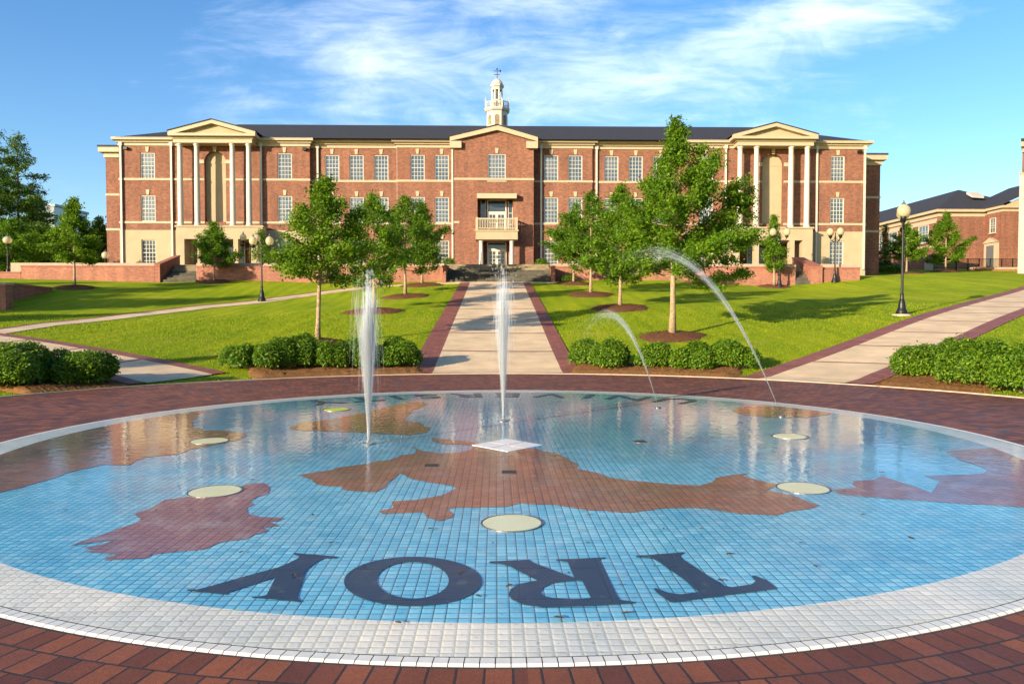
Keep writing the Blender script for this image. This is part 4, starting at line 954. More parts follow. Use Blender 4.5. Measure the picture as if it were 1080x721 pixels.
oak(709, 355.5, 126, 80, 296, 'tall oak with a narrow spire top in front on the right lawn', 11, 52000, .13, PR1, ring=1.4, nlimb=62, sides=.20, trunk_r=.115)
oak(335, 363, 191, 62, 300, 'open lopsided oak behind the shrub bed on the left lawn, nearest of the left trees', 24, 19000, .125, [.9, 1, .85, .62, .45, .36, .24, .08], mat='oak_l', ring=1.1, nlimb=40, lean=.25, sides=.10, trunk_r=.085)
oak(394, 329, 205, 40, 300, 'oak whose dark trunk stands right behind the left water jet', 35, 14000, .145, PR3, ring=1.5, trunk_r=.08)
oak(427.5, 313, 207, 38, 285, 'middle oak of the left row with a pale trunk beside the walk', 46, 16000, .15, PR3, mat='oak_d', ring=1.5, trunk_r=.09)
oak(445, 301, 214, 25, 280, 'farthest small oak of the left row near the centre steps', 57, 11000, .17, PR2, mat='oak_d', ring=1.5, trunk_r=.08)
oak(654, 325, 196, 46, 300, 'rounded oak with mulch ring just left of the tall spire oak', 68, 21000, .145, PR3, ring=1.7, trunk_r=.09, nlimb=50)
oak(623, 311, 203, 38, 287, 'oak second from the centre walk in the right row', 79, 16000, .155, PR3, mat='oak_d', ring=1.6, trunk_r=.09)
oak(605, 299.5, 222, 27, 277, 'farthest small oak of the right row near the brick pier', 80, 11000, .17, PR2, mat='oak_d', ring=1.4, trunk_r=.08)
oak(79, 303.5, 212, 29, 280, 'bright round oak alone in front of the long wall at far left', 91, 15000, .165, [.75, 1, 1, .9, .62, .42, .34, .26, .08], mat='oak_l', ring=1.4, trunk_r=.08)
oak(226, 297.5, 236, 22, 281, 'small conical oak in front of the left portico', 13, 9000, .165, PR2, mat='oak_d', ring=1.3, trunk_r=.055)
def far_oak(px, py, Y, ytop, halfw, ytrunk, label, seed, n, ls, mat='oak', prof=PR2, ring=1.6):
    q = U(px, py, Y); p = np.array([q[0], Y, tz1(q[0], Y)]); sc = Y / F
    tree('oak_tree', label, g1, p, mat, 'bark', H=(py - ytop) * sc, R=halfw * sc, trunkH=(py - ytrunk) * sc, prof=prof, seed=seed, nleaf=n, lsize=ls, trunk_r=.09)
    if ring: MULCH.append((p[0], p[1], ring))
far_oak(816.5, 290, 58.3, 214, 17, 272, 'slender young oak in front of the right portico', 17, 7000, .15, 'oak', [.7, 1, .9, .6, .42, .3, .2, .08], ring=1.2)
far_oak(956, 288.5, 74, 236, 22, 276, 'broad oak behind the big twin globe lamp on the far right lawn', 19, 9000, .2, 'oak', PR3)
far_oak(997.5, 285.5, 80, 222, 24, 277, 'pointed oak with mulch patch in front of the brick annex', 21, 14000, .2, 'oak', [.8, 1, 1, .9, .72, .5, .34, .2, .06])
p = U(933, 286, 82); tree('narrow_conifer', 'dark narrow conifer at the corner of the brick annex', None, (p[0], 82, tz1(p[0], 82)), 'pine', 'bark_d', H=5.2, R=.85, trunkH=.3, prof=[1, .9, .75, .55, .35, .1], seed=5, nleaf=3500, lsize=.22, aspect=.3, elev=(0, 20))
p = U(276, 292, 64); tree('small_tree', 'small dark bushy tree by the left portico end', None, (p[0], 64, ZT), 'oak_d', 'bark_d', H=3.2, R=1.1, trunkH=.4, prof=PR3, seed=8, nleaf=3000, lsize=.15, trunk_r=.05)
# tall trees beyond the wall at far left
gp = 'tall trees beyond the wall at far left'
CON = [.75, 1, .95, .86, .8, .68, .58, .45, .30, .14]
for k, (px, Y, yt, R0, sd_, lab, mt, pr, el_) in enumerate((
        (20, 80, 141, 4.4, 31, 'tallest feathery conifer at far left, right behind the single globe lamp', 'pine', CON, (-4, 26)),
        (-12, 72, 128, 5.2, 32, 'dark conifer cut by the left edge of the view', 'pine', CON, (-4, 26)),
        (40, 95, 204, 3.2, 33, 'shorter conifer standing before the blue glass block', 'pine', CON, (-4, 24)),
        (12, 66, 232, 3.3, 34, 'low leafy tree filling the gap over the stepped wall', 'oak_d', PR3, (8, 50)),
        (50, 72, 240, 3.4, 36, 'low dark leafy tree between the conifers and the lone round oak', 'oak_d', PR3, (8, 50)),
        (106, 78, 230, 2.4, 37, 'dark rounded tree close to the left end of the hall', 'pine', PR3, (8, 50)))):
    q = U(px, 285, Y); zb = tz1(q[0], Y); H = UZ(yt, Y, px) - zb
    tree('tall_tree', lab, gp, (q[0], Y, zb), mt, 'bark_d', H=H, R=R0, trunkH=H * .06, prof=pr, seed=sd_, nleaf=26000 if mt == 'pine' and H > 10 else 11000, lsize=.34 if mt == 'pine' else .24, aspect=.30 if mt == 'pine' else .5, elev=el_, nlimb=70 if H > 10 else 40, sig=.18, droop=.25 if mt == 'pine' else 0)
# trees standing to the left, outside the view, that shade the plaza and the left lawn
sdir = np.array([math.sin(SUN_AZ), math.cos(SUN_AZ)]); sper = np.array([-sdir[1], sdir[0]])
tm, V, Fq, tint = grow(H=13, R=4.6, trunkH=2.2, prof=PR3, seed=77, nleaf=15000, lsize=.42, nlimb=46, sig=.3)
src = None
for k, (t, s, hs_) in enumerate(((27, -21, 1.1), (25, -15, 1.1), (28, -9.5, 1.1), (22, -3.5, .9), (33, -12, 1.2), (36, -7, 1.1), (30, 43, .66), (27, 48, .84), (30, 54, .95), (34, 61, .9), (24, 23.5, .42))):
    c = (-24 * 0 + 0, 0)
    p2 = sdir * -t + sper * s if k < 6 else np.array([-24, 45.0]) - np.array([-24, 45.0]).dot(sper) * sper - np.array([-24, 45]).dot(sdir) * sdir + sper * s + sdir * (np.array([-24, 45]).dot(sdir) - t)
    if src is None:
        src = t_ = thing('shade_tree', 'broad leafy tree standing beyond the left side of the plaza', 'tree', (p2[0], p2[1], 0), 'trees beside the plaza')
        tm.build('trunk', M['bark_d'], t_, smooth=True, world=False); npmesh('crown', V, Fq, M['oak_d'], t_, attr=tint)
    else: t_ = copy_tree(src)
    t_.location = (p2[0], p2[1], tz1(p2[0], p2[1]) - .05); t_.rotation_euler = (0, 0, k * 1.3); t_.scale = (hs_, hs_, hs_)

# ---- mulch rings and pine straw beds
for k, (x, y, r) in enumerate(MULCH):
    rng = np.random.default_rng(900 + k); m = MB(); n = 40; ph_ = rng.uniform(0, 6, 4); rings = [0, .25, .5, .72, .88, 1.0]
    for j, f in enumerate(rings):
        for i in range(n):
            a = 2 * math.pi * i / n; e = 1 + .10 * math.sin(2 * a + ph_[0]) + .06 * math.sin(5 * a + ph_[1]) + rng.normal(0, .02)
            X, Y = x + r * f * e * math.cos(a), y + r * f * e * math.sin(a); m.v.append((X, Y, tz1(X, Y) + (.17 * (1 - f ** 2) + .015 if f < 1 else -.03) + rng.normal(0, .012)))
    m.f = [(j * n + i, j * n + (i + 1) % n, (j + 1) * n + (i + 1) % n, (j + 1) * n + i) for j in range(len(rings) - 1) for i in range(n)]
    rg = np.random.default_rng(950 + k); nc = 700; a = rg.uniform(0, 6.283, nc); rr_ = r * np.sqrt(rg.uniform(0, 1.22, nc)); X, Y = x + rr_ * np.cos(a), y + rr_ * np.sin(a)
    Z = tz(X, Y) + .17 * np.clip(1 - (rr_ / r) ** 2, 0, 1) + .02; a2 = rg.uniform(0, 6.283, nc); L_ = rg.uniform(.05, .13, nc); w_ = .018; up = rg.uniform(0, .05, nc)
    chip = np.stack([np.stack([X - np.sin(a2) * w_, Y + np.cos(a2) * w_, Z], 1), np.stack([X + np.sin(a2) * w_, Y - np.cos(a2) * w_, Z], 1), np.stack([X + np.cos(a2) * L_, Y + np.sin(a2) * L_, Z + up], 1)], 1).reshape(-1, 3)
    mo = tag(m.build('mulch_ring', M['mulch'], smooth=True), 'brown bark mulch mounded round a young tree', 'mulch', kind='stuff'); ck = npmesh('bark_chips', chip, np.arange(3 * nc).reshape(-1, 3), M['mulch'], mo); ck['kind'] = 'stuff'; WALKS.append(np.array([(x + r * math.cos(a), y + r * math.sin(a)) for a in np.linspace(0, 6.28, 16)]))
BEDS = []
def bed(px0, px1, rout, label, seed, py=392):
    rng = np.random.default_rng(seed); b = [math.atan2(*(lambda g: (g[1] - FC[1], g[0] - FC[0]))(G0(px, py_))) for px, py_ in ((px0, py), (px1, py))]
    na, nr = 70, 9; m = MB(); ro = [rout + rng.normal(0, .10) for _ in range(na + 1)]
    for i in range(na + 1):
        a = b[0] + (b[1] - b[0]) * i / na; endk = min(1, min(i, na - i) / 4)
        for j in range(nr + 1):
            f = j / nr; r = RP + .135 + (ro[i] * (.35 + .65 * endk) - RP * (.35 + .65 * endk) ) * f if False else RP + .135 + (ro[i] - RP - .135) * (.45 + .55 * endk) * f
            X, Y = FC[0] + r * math.cos(a), FC[1] + r * math.sin(a); edge = min(1, min(f, 1 - f) * 6) * endk
            m.v.append((X, Y, tz1(X, Y) + .005 + .11 * edge + rng.normal(0, .014) * edge))
    k = nr + 1; m.f = [(i * k + j, i * k + j + 1, (i + 1) * k + j + 1, (i + 1) * k + j) for i in range(na) for j in range(nr)]
    if b[1] < b[0]: m.f = [f[::-1] for f in m.f]
    m.f = [f[::-1] for f in m.f]
    # loose straw
    V = []
    for _ in range(2600):
        a = rng.uniform(min(b), max(b)); r = rng.uniform(RP + .12, rout - .05); X, Y = FC[0] + r * math.cos(a), FC[1] + r * math.sin(a); z = tz1(X, Y) + .115 if False else None
        V.append((X, Y, rng.uniform(0, 3.14), rng.uniform(.06, .16)))
    V = np.array(V); Z = tz(V[:, 0], V[:, 1]) + np.where(V[:, 0] * 0 + np.hypot(V[:, 0] - FC[0], V[:, 1] - FC[1]) < RP + .35, .03, .10)
    d = np.c_[np.cos(V[:, 2]), np.sin(V[:, 2])]; w = np.c_[-d[:, 1], d[:, 0]] * .006; L_ = V[:, 3:4]
    c0_ = np.c_[V[:, :2], Z + rng.uniform(0, .05, len(Z))]; up = rng.uniform(-.01, .05, len(Z))
    q = np.stack([np.c_[c0_[:, :2] - w, c0_[:, 2]], np.c_[c0_[:, :2] + w, c0_[:, 2]], np.c_[c0_[:, :2] + d * L_, c0_[:, 2] + up]], 1).reshape(-1, 3)
    o = m.build('pine_straw', M['straw'], smooth=True); tag(o, label, 'mulch', kind='stuff')
    s = npmesh('straw_needles', q, np.arange(len(q)).reshape(-1, 3), M['straw'], o); s['kind'] = 'stuff'
    aa = np.linspace(b[0], b[1], 20); WALKS.append(np.r_[np.c_[FC[0] + rout * np.cos(aa), FC[1] + rout * np.sin(aa)], np.c_[FC[0] + RP * np.cos(aa[::-1]), FC[1] + RP * np.sin(aa[::-1])]])
bed(238, 447, 14.3, 'pine straw bed under the shrubs left of the central walk', 1)
bed(601, 800, 14.2, 'pine straw bed under the shrubs right of the central walk', 2)
bed(921, 1130, 14.6, 'orange pine straw bed under the shrubs at the right edge', 3, 406)
bed(-60, 140, 14.6, 'shaded pine straw bed under the shrubs at the left edge', 4, 408)

# ---- shrubs
def shrub(px, py, wpx, hpx, Y, label, group, seed, flower=False):
    p0 = GT(px, py + 1.5); Rr = wpx / 2 * p0[1] / F; H = hpx * p0[1] / F * .98; dr_ = p0[:2] - FC; dr_ = p0[:2] + dr_ / np.hypot(*dr_) * Rr * .62; x, y = dr_; z = tz1(x, y) + .03
    rng = np.random.default_rng(seed); n = int(5200 * (Rr / .6) ** 1.6); t = thing('round_shrub', label, 'shrub', (x, y, z), group)
    d = rng.normal(size=(n, 3)); d[:, 2] = np.abs(d[:, 2]) * .95 - .15; d /= np.linalg.norm(d, axis=1, keepdims=True)
    lob = rng.normal(size=(8, 3)); lob[:, 2] = np.abs(lob[:, 2]); lob /= np.linalg.norm(lob, axis=1, keepdims=True)
    dm = (d @ lob.T).max(1); rad = .55 + .55 * np.clip((dm - .62) / .38, 0, 1) ** .9 * (1 + 0 * dm)
    sh = 1 - rng.exponential(.085, n) ; sh = np.clip(sh, .45, 1.06) * np.where(rng.uniform(0, 1, n) < .05, rng.uniform(1, 1.14, n), 1)
    P = d * (rad * sh)[:, None] * np.array([Rr * 1.0, Rr * .95, H * .84]) + np.array([0, 0, H * .26]); P[:, 2] = np.maximum(P[:, 2], .03)
    V, Fq, tint = leaves(P, .082, rng, .5, outward=d * .7, updown=.35)
    npmesh('foliage', V, Fq, M['shrub'], t, attr=tint)
    sm = MB()
    for k in range(9):
        a = k * .7; sm.tube([(0.03 * math.cos(a), .03 * math.sin(a), -.05), (Rr * .4 * math.cos(a), Rr * .4 * math.sin(a), H * .4), (Rr * .62 * math.cos(a + .2), Rr * .62 * math.sin(a + .2), H * .7)], [.014, .010, .004], 5)
    sm.build('stem', M['bark_d'], t, world=False)
    if flower:
        fm = MB(); c = flower
        for k in range(5):
            a = k * 1.257; fm.add([(c[0], c[1], c[2]), (c[0] + .03 * math.cos(a - .4), c[1] - .01, c[2] + .03 * math.sin(a - .4)), (c[0] + .055 * math.cos(a), c[1] - .02, c[2] + .055 * math.sin(a)), (c[0] + .03 * math.cos(a + .4), c[1] - .01, c[2] + .03 * math.sin(a + .4))], [(0, 1, 2, 3)])
        tag(fm.build('flower', M['red'], t, world=False), 'single red flower')
gs = 'low round shrubs round the plaza'
S = [(257, 389, 40, 23, 22.6, 'smallest shrub at the left end of the bed left of the walk'), (291, 393, 56, 33, 22.4, 'wide bushy shrub in the front of the left bed'), (322, 391, 46, 33, 22.9, 'shrub in the left bed directly below the open lopsided oak'),
     (352, 392, 46, 32, 22.7, 'shrub in the left bed just left of the left water jet'), (386, 391, 46, 31, 22.9, 'shrub seen through the spray of the left water jet'), (419, 390, 52, 30, 22.8, 'rounded shrub at the walk end of the left bed'),
     (617, 387, 36, 25, 22.8, 'small shrub nearest the walk in the right bed'), (645, 391, 50, 30, 22.5, 'second shrub from the walk in the right bed'), (690, 390, 46, 27, 22.6, 'middle shrub crossed by the smaller water arc'),
     (728, 393, 48, 29, 22.2, 'shrub below the mulch ring of the tall spire oak'), (770, 391, 54, 30, 22.3, 'last wide shrub of the right bed, left of the bigger water arc'),
     (962, 402, 58, 36, 20.3, 'sunlit shrub at the near left corner of the right edge bed'), (996, 397, 44, 36, 20.9, 'shrub half hidden behind its neighbours at the right edge'), (1019, 410, 74, 50, 19.4, 'biggest glossy shrub in the right edge bed'),
     (1068, 415, 62, 46, 18.6, 'bright shrub cut by the right edge of the view'), (1046, 398, 44, 30, 20.6, 'shrub peeping over the gap between the two big right shrubs'),
     (38, 411, 84, 44, 18.6, 'large dark shrub at the left edge with a red flower'), (103, 408, 68, 34, 19.3, 'spreading dark shrub at the right end of the left edge bed'), (-4, 411, 60, 42, 17.9, 'shaded shrub cut by the left edge of the view'), (68, 404, 44, 30, 19.6, 'low shrub squeezed between the two big left shrubs')]
for k, (px, py, w, h, Y, lab) in enumerate(S): shrub(px, py, w, h, Y, lab, gs, 300 + k, flower=(-.52, -.52, .34) if k == 16 else False)
def plant(px, Y, z, Rr, H, seed, label, name='small_bush'):
    rng = np.random.default_rng(seed); x = UX(px, Y, 285); t = thing(name, label, 'bush', (x, Y, z)); n = 900
    d = rng.normal(size=(n, 3)); d[:, 2] = np.abs(d[:, 2]); d /= np.linalg.norm(d, axis=1, keepdims=True)
    P = d * (rng.uniform(.6, 1.05, n))[:, None] * np.array([Rr, Rr, H]); V, Fq, tint = leaves(P, .13, rng, .5, outward=d * .8); npmesh('foliage', V, Fq, M['shrub'], t, attr=tint)
    m = MB(); m.tube([(0, 0, -.1), (0, 0, H * .6)], [.03, .01], 5); m.build('stem', M['bark_d'], t, world=False)
plant(473.5, 60.6, ZT, .55, .55, 1, 'small clipped bush on the left of the centre doors'); plant(571.5, 60.6, ZT, .55, .5, 2, 'small clipped bush on the right of the centre doors')
plant(600, 57.4, tz1(UX(600, 57.4), 57.4), .7, .55, 3, 'low bush at the foot of the wall under the farthest right oak')
# hedge on the right
rng = np.random.default_rng(4); x0h, x1h = UX(908, 76), UX(952, 76); zh = tz1((x0h + x1h) / 2, 76); t = thing('clipped_hedge', 'low clipped green hedge in front of the golf cart', 'hedge', ((x0h + x1h) / 2, 76, zh))
n = 5000; P = np.c_[rng.uniform(x0h, x1h, n) - (x0h + x1h) / 2, rng.uniform(-.5, .5, n), np.abs(rng.normal(.45, .2, n)).clip(0, .72)]; V, Fq, tint = leaves(P, .14, rng); npmesh('foliage', V, Fq, M['shrub'], t, attr=tint)
m = MB()
for k in range(8): x = (x1h - x0h) * (k / 7 - .5) * .95; m.tube([(x, 0, -.1), (x, 0, .5)], [.03, .012], 5)
m.build('stem', M['bark_d'], t, world=False)

# ---- lawn blades in the near lawn
rng = np.random.default_rng(12); N = 210000
X = rng.uniform(-26, 26, N); Y = 13 + 27 * rng.beta(1.0, 1.5, N); r = np.hypot(X - FC[0], Y - FC[1])
ok = (r > RP + .14) & (np.abs(X) < Y * .74)
def inpoly(X, Y, poly):
    c = np.zeros(len(X), bool); j = len(poly) - 1
    for i in range(len(poly)):
        xi, yi = poly[i]; xj, yj = poly[j]
        if yi != yj: c ^= ((yi > Y) != (yj > Y)) & (X < (xj - xi) * (Y - yi) / (yj - yi) + xi)
        j = i
    return c
for pol in WALKS: ok &= ~inpoly(X, Y, pol)
X, Y = X[ok], Y[ok]; n = len(X); Z = tz(X, Y) - .005; a = rng.uniform(0, 6.283, n); h = rng.uniform(.025, .065, n) * (1 + (Y > 30) * .2); wd = rng.uniform(.006, .013, n) * (Y / 22)
dx, dy = np.cos(a), np.sin(a); ln = rng.normal(0, .022, (n, 2))
V = np.stack([np.stack([X - dx * wd, Y - dy * wd, Z], 1), np.stack([X + dx * wd, Y + dy * wd, Z], 1), np.stack([X + ln[:, 0], Y + ln[:, 1], Z + h], 1)], 1).reshape(-1, 3)
tag(npmesh('grass', V, np.arange(3 * n).reshape(-1, 3), M['blade'], attr=np.repeat(rng.uniform(0, 1, n), 3)), 'short mown green lawn grass on the near slopes', 'grass', kind='stuff')

# ================================================================== LAMPS
def lamp(label, loc, H, nglobe, rz, gs_=.27, pad=False, name='globe_lamp'):
    t = thing(name, label, 'street lamp', loc, 'black globe lamps on the lawn', rz); s = H / 5.0; hp = H - .62 * (gs_ / .27)
    b = MB(); b.lathe([(.26, 0), (.26, .10), (.235, .13), (.235, .20), (.20, .24), (.165, .34), (.145, .55), (.125, .62), (.125, .66), (.09, .72), (.075, .9), (.085, .93), (.085, .97), (.06, 1.02)], 16); b.build('base', M['iron'], t, world=False)
    p = MB(); p.lathe([(.058, 1.0), (.052, hp * .6), (.045, hp - .5), (.075, hp - .46), (.075, hp - .40), (.05, hp - .36), (.065, hp - .2), (.09, hp - .12), (.05, hp - .08), (.03, hp + .12), (.05, hp + .16), (.008, hp + .30)], 12); p.build('post', M['iron'], t, world=False)
    R0 = .52 if nglobe > 1 else 0
    for k in range(nglobe):
        a = 2 * math.pi * k / nglobe; ca, sa = math.cos(a), math.sin(a); c = (R0 * ca, R0 * sa, hp)
        if nglobe > 1:
            m = MB(); m.tube([(.04 * ca, .04 * sa, hp - .42), (.22 * ca, .22 * sa, hp - .48), (.42 * ca, .42 * sa, hp - .36), (c[0], c[1], hp - .16)], .022, 6)
            m.tube([(.05 * ca, .05 * sa, hp - .22), (.25 * ca, .25 * sa, hp - .34), (.40 * ca, .40 * sa, hp - .40)], .014, 5); m.build('arm', M['iron'], t, world=False)
        g = gs_; m = MB(); m.lathe([(.10 * g / .27, 0), (g * .72, .06), (g * .95, .17), (g, .28), (g * .93, .40), (g * .68, .50), (g * .40, .555), (g * .28, .575)], 20, c); go = m.build('globe', M['globe'], t, smooth=True, world=False)
        m = MB(); m.lathe([(.05, -.17), (.10, -.13), (.13, -.05), (.135, .03), (.10, .035)], 14, c); m.build('fitter', M['iron'], go, world=False)
        m = MB(); m.lathe([(g * .30, .572), (g * .34, .60), (g * .16, .64), (.03, .67), (.035, .70), (.006, .78)], 12, c); m.build('finial', M['iron'] if name == 'x' else M['metal'], go, world=False)
    if pad: m = MB(); m.lathe([(.42, -.15), (.42, .03), (.40, .05)], 24); m.build('footing', M['kerb'], t, world=False)
    return t
def lp(px, py, Y): q = U(px, py, Y); return (q[0], Y, tz1(q[0], Y))
def lampat(label, px, py, ytop, ng, rz, g, pad=False, Y=None):
    p = GT(px, py) if Y is None else np.array(lp(px, py, Y)); H = UZ(ytop, p[1], px) - p[2]; lamp(label, p, H - .08, ng, rz, g, pad)
lampat('tall black lamp with two big globes standing close beside the right walk', 951, 332.5, 213.5, 2, R_(62), .28, True)
lampat('black twin globe lamp on the left lawn beside the thin path', 276.3, 318, 248, 2, R_(5), .25)
lampat('twin globe lamp farther back by the left garden wall', 264.3, 295, 245.5, 2, R_(25), .26)
lampat('twin globe lamp on the right lawn in front of the right portico', 822, 303.5, 239, 2, R_(-6), .27)
lampat('four globe lamp standing by the short right wall', 880.5, 290, 239.5, 4, R_(18), .26, Y=58.55)
lampat('single globe lamp at far left in front of the conifers', 8.5, 287, 246, 1, 0, .33, Y=61.5)
lampat('single globe lamp half hidden behind the lone round oak', 111.5, 287, 263, 1, 0, .30, Y=64)

# ================================================================== WATER JETS
def jet(label, px, py, ytop, wtop, seed, n=120):
    g = G0(px, py); sc = g[1] / F; H = (py - ytop) * sc; rng = np.random.default_rng(seed); t = thing('water_jet', label, 'fountain jet', (g[0], g[1], .014), 'fountain water jets')
    m = MB(); m.lathe([(.085, 0), (.085, .012), (.05, .018), (.03, .016)], 20); m.build('nozzle', M['metal'], t, world=False)
    core, spray, tip = MB(), MB(), MB()
    for k in range(n):
        a = rng.uniform(0, 6.283); rr = abs(rng.normal(0, .62)); hh = H * (1 - .34 * rng.beta(1.1, 2.0)); wmax = wtop * sc * .5 * min(rr, 1.15); w0 = rng.uniform(.3, 1) * .016
        pts, rad = [], []; steps_ = 16; jx, jy = rng.normal(0, .012, 2)
        for j in range(steps_):
            f = j / (steps_ - 1); w = w0 + wmax * (hh / H * f) ** 1.35
            pts.append((w * math.cos(a) + jx * f, w * math.sin(a) + jy * f, .012 + hh * f)); rad.append((.0065 + .013 * f) * (1 - .9 * max(0, (f - .70) / .30)))
        (core if rr < .5 else spray).tube(pts, rad, 6)
        if rng.uniform() < .55:                      # crest breaking over and falling back
            x, y, z = pts[-2]; f2 = []
            for j in range(0, 7): s = j / 6; f2.append((x + .03 * s * math.cos(a) * (1 + rr), y + .03 * s * math.sin(a) * (1 + rr), z - .40 * H * s * s * rng.uniform(.9, 1)))
            tip.tube(f2, np.linspace(.010, .004, 7), 5)
    core.build('core_stream', M['jet'], t, smooth=True, world=False); spray.build('spray', M['mist'], t, smooth=True, world=False); tip.build('falling_spray', M['mist'], t, smooth=True, world=False)
    dm = MB(); V = []
    for k in range(240):
        a = rng.uniform(0, 6.283); f = rng.beta(2.5, 1.2); w = wtop * sc * (.25 + .55 * rng.exponential(.5)) * f ** 1.2; r0 = rng.uniform(.003, .0075)
        dm.lathe([(.0005, -r0), (r0, 0), (.0005, r0)], 5, (w * math.cos(a), w * math.sin(a), H * f * rng.uniform(.9, 1.06)))
    for k in range(150):                            # breaking clumps in the crown
        a = rng.uniform(0, 6.283); f = rng.uniform(.5, 1.03); w = wtop * sc * .5 * f ** 1.35 * abs(rng.normal(0, .6)); r0 = rng.uniform(.006, .017); hh = r0 * rng.uniform(1, 3.2)
        dm.lathe([(.0005, -hh), (r0 * .8, -hh * .3), (r0, hh * .2), (.0005, hh)], 6, (w * math.cos(a), w * math.sin(a), H * f))
    for k in range(700):                            # splash round the nozzle
        a = rng.uniform(0, 6.283); w = rng.exponential(.30); r0 = rng.uniform(.003, .009); dm.lathe([(.0005, -r0), (r0, 0), (.0005, r0)], 5, (w * math.cos(a), w * math.sin(a), rng.exponential(.05) + .006))
    o = dm.build('droplets', M['jet'], t, smooth=True, world=False); o['kind'] = 'stuff'
jet('tall white central water jet rising in front of the walk', 531, 444.5, 284, 25, 1)
jet('left water jet with a broad bluish feathery top', 389, 469, 291, 33, 2, n=150)
def arc(label, px, py, apx, apy, seed, tail, spread, n=48):
    g = G0(px, py); Yd = g[1]; a_ = U(apx, apy, Yd); rng = np.random.default_rng(seed); hx, hz = a_[0] - g[0], a_[2] - .03
    t = thing('water_arc', label, 'fountain jet', (g[0], g[1], .014), 'arching fountain jets')
    m = MB(); m.lathe([(.06, 0), (.06, .012), (.03, .02), (.02, .018)], 16); m.build('nozzle', M['metal'], t, world=False)
    core, spray = MB(), MB()
    for k in range(n):
        kx, kz = 1 + rng.normal(0, spread), 1 + rng.normal(0, spread * .5); oy = rng.normal(0, .05); end = 1 + tail * rng.uniform(.0, 1.0) * (1 if k % 2 else .3); pts, rad = [], []
        for j in range(22):
            f = end * j / 21; w = f ** 1.4
            pts.append((hx * (f + (kx - 1) * w), oy * w + .25 * f * f * 0, .014 + hz * (2 * f - f * f) * (1 + (kz - 1) * min(1, w)))); rad.append((.0036 + .0065 * min(f, 1)) * (1 - .8 * max(0, (j / 21 - .75) / .25)))
        (core if k < n * .22 else spray).tube(pts, rad, 5)
    dm = MB()
    for k in range(320):
        f = rng.uniform(.25, 1 + tail); w = f ** 1.6; X_ = hx * f + rng.normal(0, .10) * w; Z_ = .014 + hz * (2 * f - f * f) + rng.normal(0, .07) * w - abs(rng.normal(0, .10)) * w; r0 = rng.uniform(.003, .009)
        dm.lathe([(.0005, -r0 * 1.4), (r0, 0), (.0005, r0 * 1.4)], 5, (X_, rng.normal(0, .06) * w, max(.02, Z_)))
    for k in range(120):
        a = rng.uniform(0, 6.283); w = rng.exponential(.16); r0 = rng.uniform(.003, .007); dm.lathe([(.0005, -r0), (r0, 0), (.0005, r0)], 5, (w * math.cos(a), w * math.sin(a), rng.exponential(.04) + .006))
    o = dm.build('droplets', M['arcm'], t, smooth=True, world=False); o['kind'] = 'stuff'
    core.build('core_stream', M['arcm'], t, smooth=True, world=False); spray.build('spray', M['thin'], t, smooth=True, world=False)
M['arcm'] = water_mat('arc_water', .05); M['thin'] = water_mat('thin_spray', .022)
arc('big water arc leaping up to the left before the tall oak', 824, 440, 690, 266, 5, .28, .038)
arc('smaller water arc curling left in front of the right shrubs', 694, 430.5, 640, 331, 6, .6, .055)

# ================================================================== NEIGHBOURING BUILDINGS
an = thing('brick_annex', 'two storey brick building with dark hip roof at the far right', 'building', (62, 95, 7.5))
ze_ = UZ(221, 95, 990); XW, XE, YF, YB_ = UX(989.5, 95, 250), 69.6, 95.0, 132.0; XR = (XW + XE) / 2
m = MB(); m.box(XW, XE, YF, YB_, 5.5, ze_ - .9); m.build('wall', M['brick'], an)
m = MB(); m.box(XW - .08, XE + .08, YF - .08, YB_ + .08, ze_ - .9, ze_ - .35).box(XW - .55, XE + .55, YF - .55, YB_ + .55, ze_ - .35, ze_); m.build('cornice', M['cream'], an)
zr1 = UZ(200.2, 102, 1011); xr = UX(1011, 102, 200)
m = MB(); m.add([(XW - .6, YF - .6, ze_ + .004), (XE + .6, YF - .6, ze_ + .004), (XE + .6, YB_ + .6, ze_ + .004), (XW - .6, YB_ + .6, ze_ + .004), (xr, 102, zr1), (xr, YB_ - 7, zr1)], [(0, 1, 4), (1, 2, 5, 4), (2, 3, 5), (3, 0, 4, 5), (3, 2, 1, 0)]); rf = m.build('roof', M['shingle'], an)
sk = U(1028, 206.5, 98); m = MB(); m.add([(sk[0] - .9, 97.2, sk[2] - .35), (sk[0] + .7, 97.2, sk[2] - .45), (sk[0] + .7, 98.4, sk[2] + .25), (sk[0] - .9, 98.4, sk[2] + .3), (sk[0] - .9, 97.1, sk[2] - .1), (sk[0] + .7, 97.1, sk[2] - .2), (sk[0] + .7, 98.3, sk[2] + .5), (sk[0] - .9, 98.3, sk[2] + .55)], [(0, 3, 2, 1), (4, 5, 6, 7), (0, 1, 5, 4), (1, 2, 6, 5), (2, 3, 7, 6), (3, 0, 4, 7)]); m.build('skylight', M['white'], rf)
def side_window(Xf, yc_, zc_, w, h, parent, cols=3, rows=4):
    o = window(-w / 2, w / 2, 0, h, 0, parent=parent, key=False, cols=cols, rows=rows); o.location = Vector((Xf - .02, yc_, zc_)) - Vector(ORIGIN[parent.name]); o.rotation_euler = (0, 0, -math.pi / 2); return o
zw2 = ze_ - 4.0
for yc_ in (98.2, 102.0, 105.8, 110, 114.5, 119.5, 125): side_window(XW - .16, yc_, zw2, 2.3, 2.3, an, 3, 3)
m = MB(); m.box(XW - .12, XW - .003, YF + .3, YB_, zw2 + 2.34, zw2 + 2.9); m.build('frieze', M['cream'], an)
m = MB(); m.box(XW - .1, XW - .003, YF + .3, YB_, zw2 - .75, zw2 - .45); m.build('string_course', M['cream'], an)
BX0, BX1, BY = UX(1038, 95, 250), 77.5, 91.6
